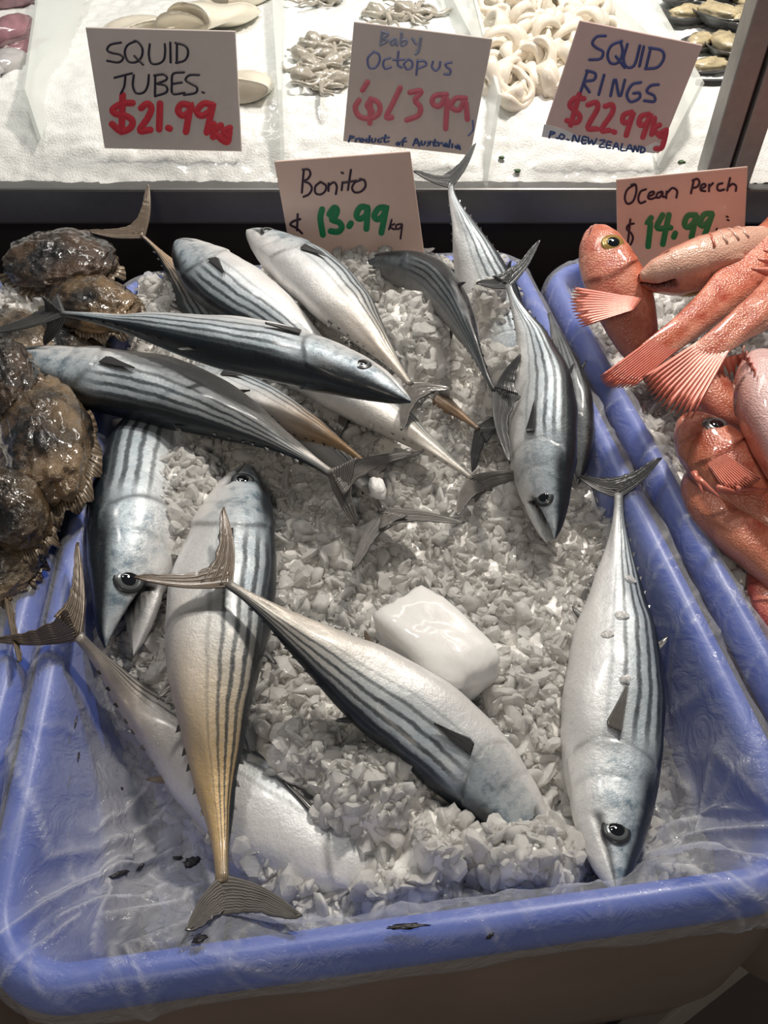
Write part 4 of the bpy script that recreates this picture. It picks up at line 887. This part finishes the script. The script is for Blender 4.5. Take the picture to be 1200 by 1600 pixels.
card('tilted pink price card reading SQUID RINGS in blue', [(906, 31), (1099, 70), (1030, 240), (846, 214)], atf(940, 230, 1.178), math.radians(14), 'card_rose', [
    ('lettering', 'ink_blue', 4.6, rg([[(538, 146), (502, 150), (484, 176), (502, 196), (528, 212), (516, 240), (472, 244)], [(604, 168), (562, 186), (546, 226), (560, 258), (590, 254), (607, 214), (600, 170)], [(580, 230), (616, 276)], [(627, 180), (611, 240), (626, 274), (656, 264), (678, 186)], [(694, 190), (676, 270)], [(722, 195), (702, 280)], [(716, 195), (766, 206), (776, 236), (750, 274), (700, 281)],
        [(464, 290), (437, 372)], [(460, 288), (496, 300), (490, 326), (450, 336), (472, 376)], [(532, 306), (510, 386)], [(558, 391), (577, 320), (595, 396), (617, 326)], [(682, 336), (646, 346), (625, 386), (640, 415), (674, 402), (677, 380), (652, 381)], [(754, 345), (722, 350), (706, 374), (736, 391), (736, 414), (696, 411)]])),
    ('price', 'ink_rose', 8.5, rg([[(450, 402), (412, 402), (392, 430), (416, 454), (434, 476), (420, 500), (380, 492)], [(431, 384), (396, 510)], [(466, 428), (500, 418), (504, 446), (465, 520), (502, 526)], [(536, 434), (566, 428), (564, 462), (521, 530), (552, 532)], [(572, 538)], [(644, 458), (612, 470), (610, 500), (640, 492), (652, 456), (622, 552)], [(714, 466), (682, 476), (676, 510), (706, 502), (722, 466), (690, 560)], [(738, 482), (726, 548)], [(758, 510), (734, 526), (760, 556)], [(786, 530), (762, 545), (776, 560), (786, 534), (768, 600), (742, 606)]])),
    ('origin_note', 'ink_navy', 3.0, rg([[(314, 536), (308, 562)], [(314, 536), (332, 542), (312, 550)], [(340, 564)], [(356, 546), (348, 560), (362, 568), (370, 554), (356, 546)], [(384, 570)], [(402, 576), (410, 550), (424, 580), (432, 554)], [(462, 560), (446, 558), (442, 584), (458, 586)], [(444, 571), (458, 572)], [(468, 562), (470, 588), (482, 570), (488, 590), (502, 566)],
        [(516, 572), (536, 574), (512, 598), (534, 600)], [(562, 580), (546, 578), (542, 602), (558, 604)], [(544, 591), (558, 592)], [(568, 606), (582, 582), (592, 610)], [(574, 598), (588, 600)], [(606, 586), (600, 612), (616, 614)], [(622, 614), (638, 590), (648, 618)], [(628, 606), (644, 608)], [(652, 618), (658, 594), (668, 620), (674, 596)], [(684, 598), (680, 620)], [(682, 598), (698, 606), (694, 620), (680, 622)]]))],
    extra=[(740+x/2.609, y/2.609) for x, y in [(288, 506), (370, 528), (430, 556), (560, 590), (690, 604), (742, 580), (772, 592), (762, 612), (736, 626), (278, 556)]])
bo = lambda S: sc(4.6154, 420, 220, S)
card('pink price card reading Bonito, standing in the ice of the middle tub', [(428, 252), (641, 236), (668, 432), (462, 440)], at(560, 420, .03), math.radians(10), 'card', [
    ('lettering', 'ink_purple', 3.4, bo([[(252, 208), (238, 375)], [(244, 208), (285, 208), (300, 240), (282, 274), (250, 292)], [(250, 292), (292, 310), (310, 345), (290, 385), (250, 405)], [(372, 298), (336, 330), (336, 375), (370, 388), (405, 365), (412, 325), (378, 300)], [(431, 308), (430, 362)], [(431, 324), (468, 300), (490, 330), (483, 385)], [(532, 300), (525, 356)], [(530, 232)], [(592, 210), (570, 355)], [(542, 302), (628, 288)], [(662, 284), (622, 300), (600, 340), (620, 372), (665, 366), (696, 330), (690, 288), (658, 276)]])),
    ('dollar_sign', 'ink_purple', 3.6, bo([[(226, 565), (178, 580), (155, 605), (200, 630), (240, 668)], [(208, 530), (203, 645)]])),
    ('price', 'ink_green', 9.5, bo([[(384, 495), (372, 560), (390, 678)], [(436, 530), (470, 484), (492, 500), (478, 545), (452, 568), (508, 590), (526, 625), (500, 656), (446, 652)], [(592, 596), (580, 616)], [(712, 484), (664, 478), (632, 530), (652, 564), (700, 538), (714, 482), (704, 636)], [(838, 482), (794, 487), (760, 538), (782, 568), (826, 538), (848, 474), (812, 664)]])),
    ('unit', 'ink_purple', 3.0, bo([[(886, 570), (866, 640)], [(906, 600), (872, 620), (906, 640)], [(948, 600), (918, 610), (922, 638), (950, 626), (962, 600), (950, 706)]]))])
op = lambda S: sc(4.6154, 940, 240, S)
card('pink price card reading Ocean Perch, standing behind the red fish', [(963, 280), (1169, 260), (1161, 430), (966, 440)], at(1065, 440, .04), math.radians(10), 'card', [
    ('lettering', 'ink_purple', 3.4, op([[(238, 224), (187, 260), (168, 320), (186, 362), (226, 345), (250, 280), (246, 226), (216, 226)], [(320, 258), (282, 275), (265, 325), (280, 358), (316, 345)], [(340, 310), (376, 292), (374, 275), (346, 285), (336, 320), (360, 328), (392, 315)], [(437, 275), (406, 285), (396, 315), (420, 315), (441, 280), (440, 310), (458, 312)], [(470, 275), (466, 322)], [(467, 292), (510, 250), (545, 270), (540, 318)],
        [(667, 190), (645, 287)], [(656, 195), (692, 184), (706, 210), (690, 240), (655, 250)], [(718, 256), (750, 236), (744, 220), (720, 230), (715, 264), (748, 272)], [(776, 225), (775, 272)], [(776, 242), (804, 214)], [(872, 215), (841, 225), (835, 254), (850, 268), (884, 260)], [(927, 178), (906, 267)], [(913, 242), (945, 220), (970, 235), (968, 270)]])),
    ('dollar_sign', 'ink_purple', 3.4, op([[(232, 505), (196, 514), (182, 545), (214, 575), (226, 615), (200, 664), (155, 655)], [(208, 475), (186, 677)]])),
    ('price', 'ink_green', 9.0, op([[(358, 464), (328, 508), (352, 500), (336, 670)], [(440, 444), (400, 536), (498, 534)], [(486, 442), (442, 654)], [(532, 575), (521, 602)], [(680, 444), (622, 450), (599, 510), (626, 532), (670, 490), (685, 442), (648, 604)], [(796, 434), (742, 440), (709, 500), (732, 522), (780, 480), (800, 432), (744, 590)]])),
    ('unit', 'ink_purple', 2.8, op([[(832, 540), (816, 607)], [(846, 570), (816, 590), (838, 607)], [(902, 575), (872, 580), (866, 605), (896, 602), (904, 578), (896, 640)], [(906, 455)], [(912, 480)]]))])

# ------------------------------------------------------------------ dark specks and ice flakes resting on the film and the fish
bpy.context.view_layer.update(); DG = bpy.context.evaluated_depsgraph_get()
def rest(px, py):
    """the surface seen at px, py: point, normal and the two directions lying in it"""
    ok, p, n, *_ = SC.ray_cast(DG, Vector(CAM), Vector(nrm(ray(px, py))))
    n = np.array(n); n = n*np.sign(-(n@ray(px, py))); a = nrm(RGT-n*(RGT@n)); return np.array(p), n, a, np.cross(n, a)
for k, (x, y, ra, rb, an, lb) in enumerate([(312, 1468, .0045, .0032, .5, 'black smear on the front rim near the bonito tail'), (636, 1448, .0115, .0016, .05, 'wide dark smear along the middle of the front rim'), (766, 1462, .0028, .0010, .6, 'tiny dark speck on the front rim'),
        (186, 1366, .0075, .0018, .3, 'long thin black smear on the creased film in the front corner'), (219, 1355, .0035, .0018, .4, 'short black smear beside the long thin one on the film'), (300, 1347, .0065, .0040, .9, 'largest black smear on the film beside the golden tail stem'),
        (278, 1341, .0038, .0014, .1, 'small black smear next to the largest one on the film'), (190, 1232, .0014, .0011, .2, 'tiny round black speck on the film below the lowest bonito'), (122, 1182, .0050, .0008, -1.0, 'thin slanting dark streak on the blue side wall'), (118, 1128, .0055, .0008, -1.1, 'upper thin dark streak on the blue side wall')]):
    p, n, a, b = rest(x, y); u = a*math.cos(an)+b*math.sin(an); v = np.cross(n, u)
    tag(blob('dirt_speck', p+n*.0004, [u*ra, v*rb, n*.0007], M['speck'], k+9, .7, 3.2, n=12, m=22), lb, 'speck', 'dark specks on the film')
for k, (x, y, ra, lb) in enumerate([(985, 906, .0055, 'uppermost clear ice flake on the flank of the lone bonito'), (972, 962, .0060, 'clear ice flake in the middle of the lone bonito flank'), (950, 992, .0050, 'clear ice flake nearest the belly of the lone bonito'), (977, 1062, .0045, 'lowest clear ice flake on the flank of the lone bonito'), (800, 905, .0070, 'clear flake lying on the ice below the large bonito mouth')]):
    p, n, a, b = rest(x, y)
    tag(blob('ice_flake', p+n*.0008, [a*ra, b*ra*.8, n*.0018], M['chunk'], k+19, .35, 2.0, n=9, m=12, pw=2.6, smooth=False), lb, 'ice flake', 'loose ice flakes')
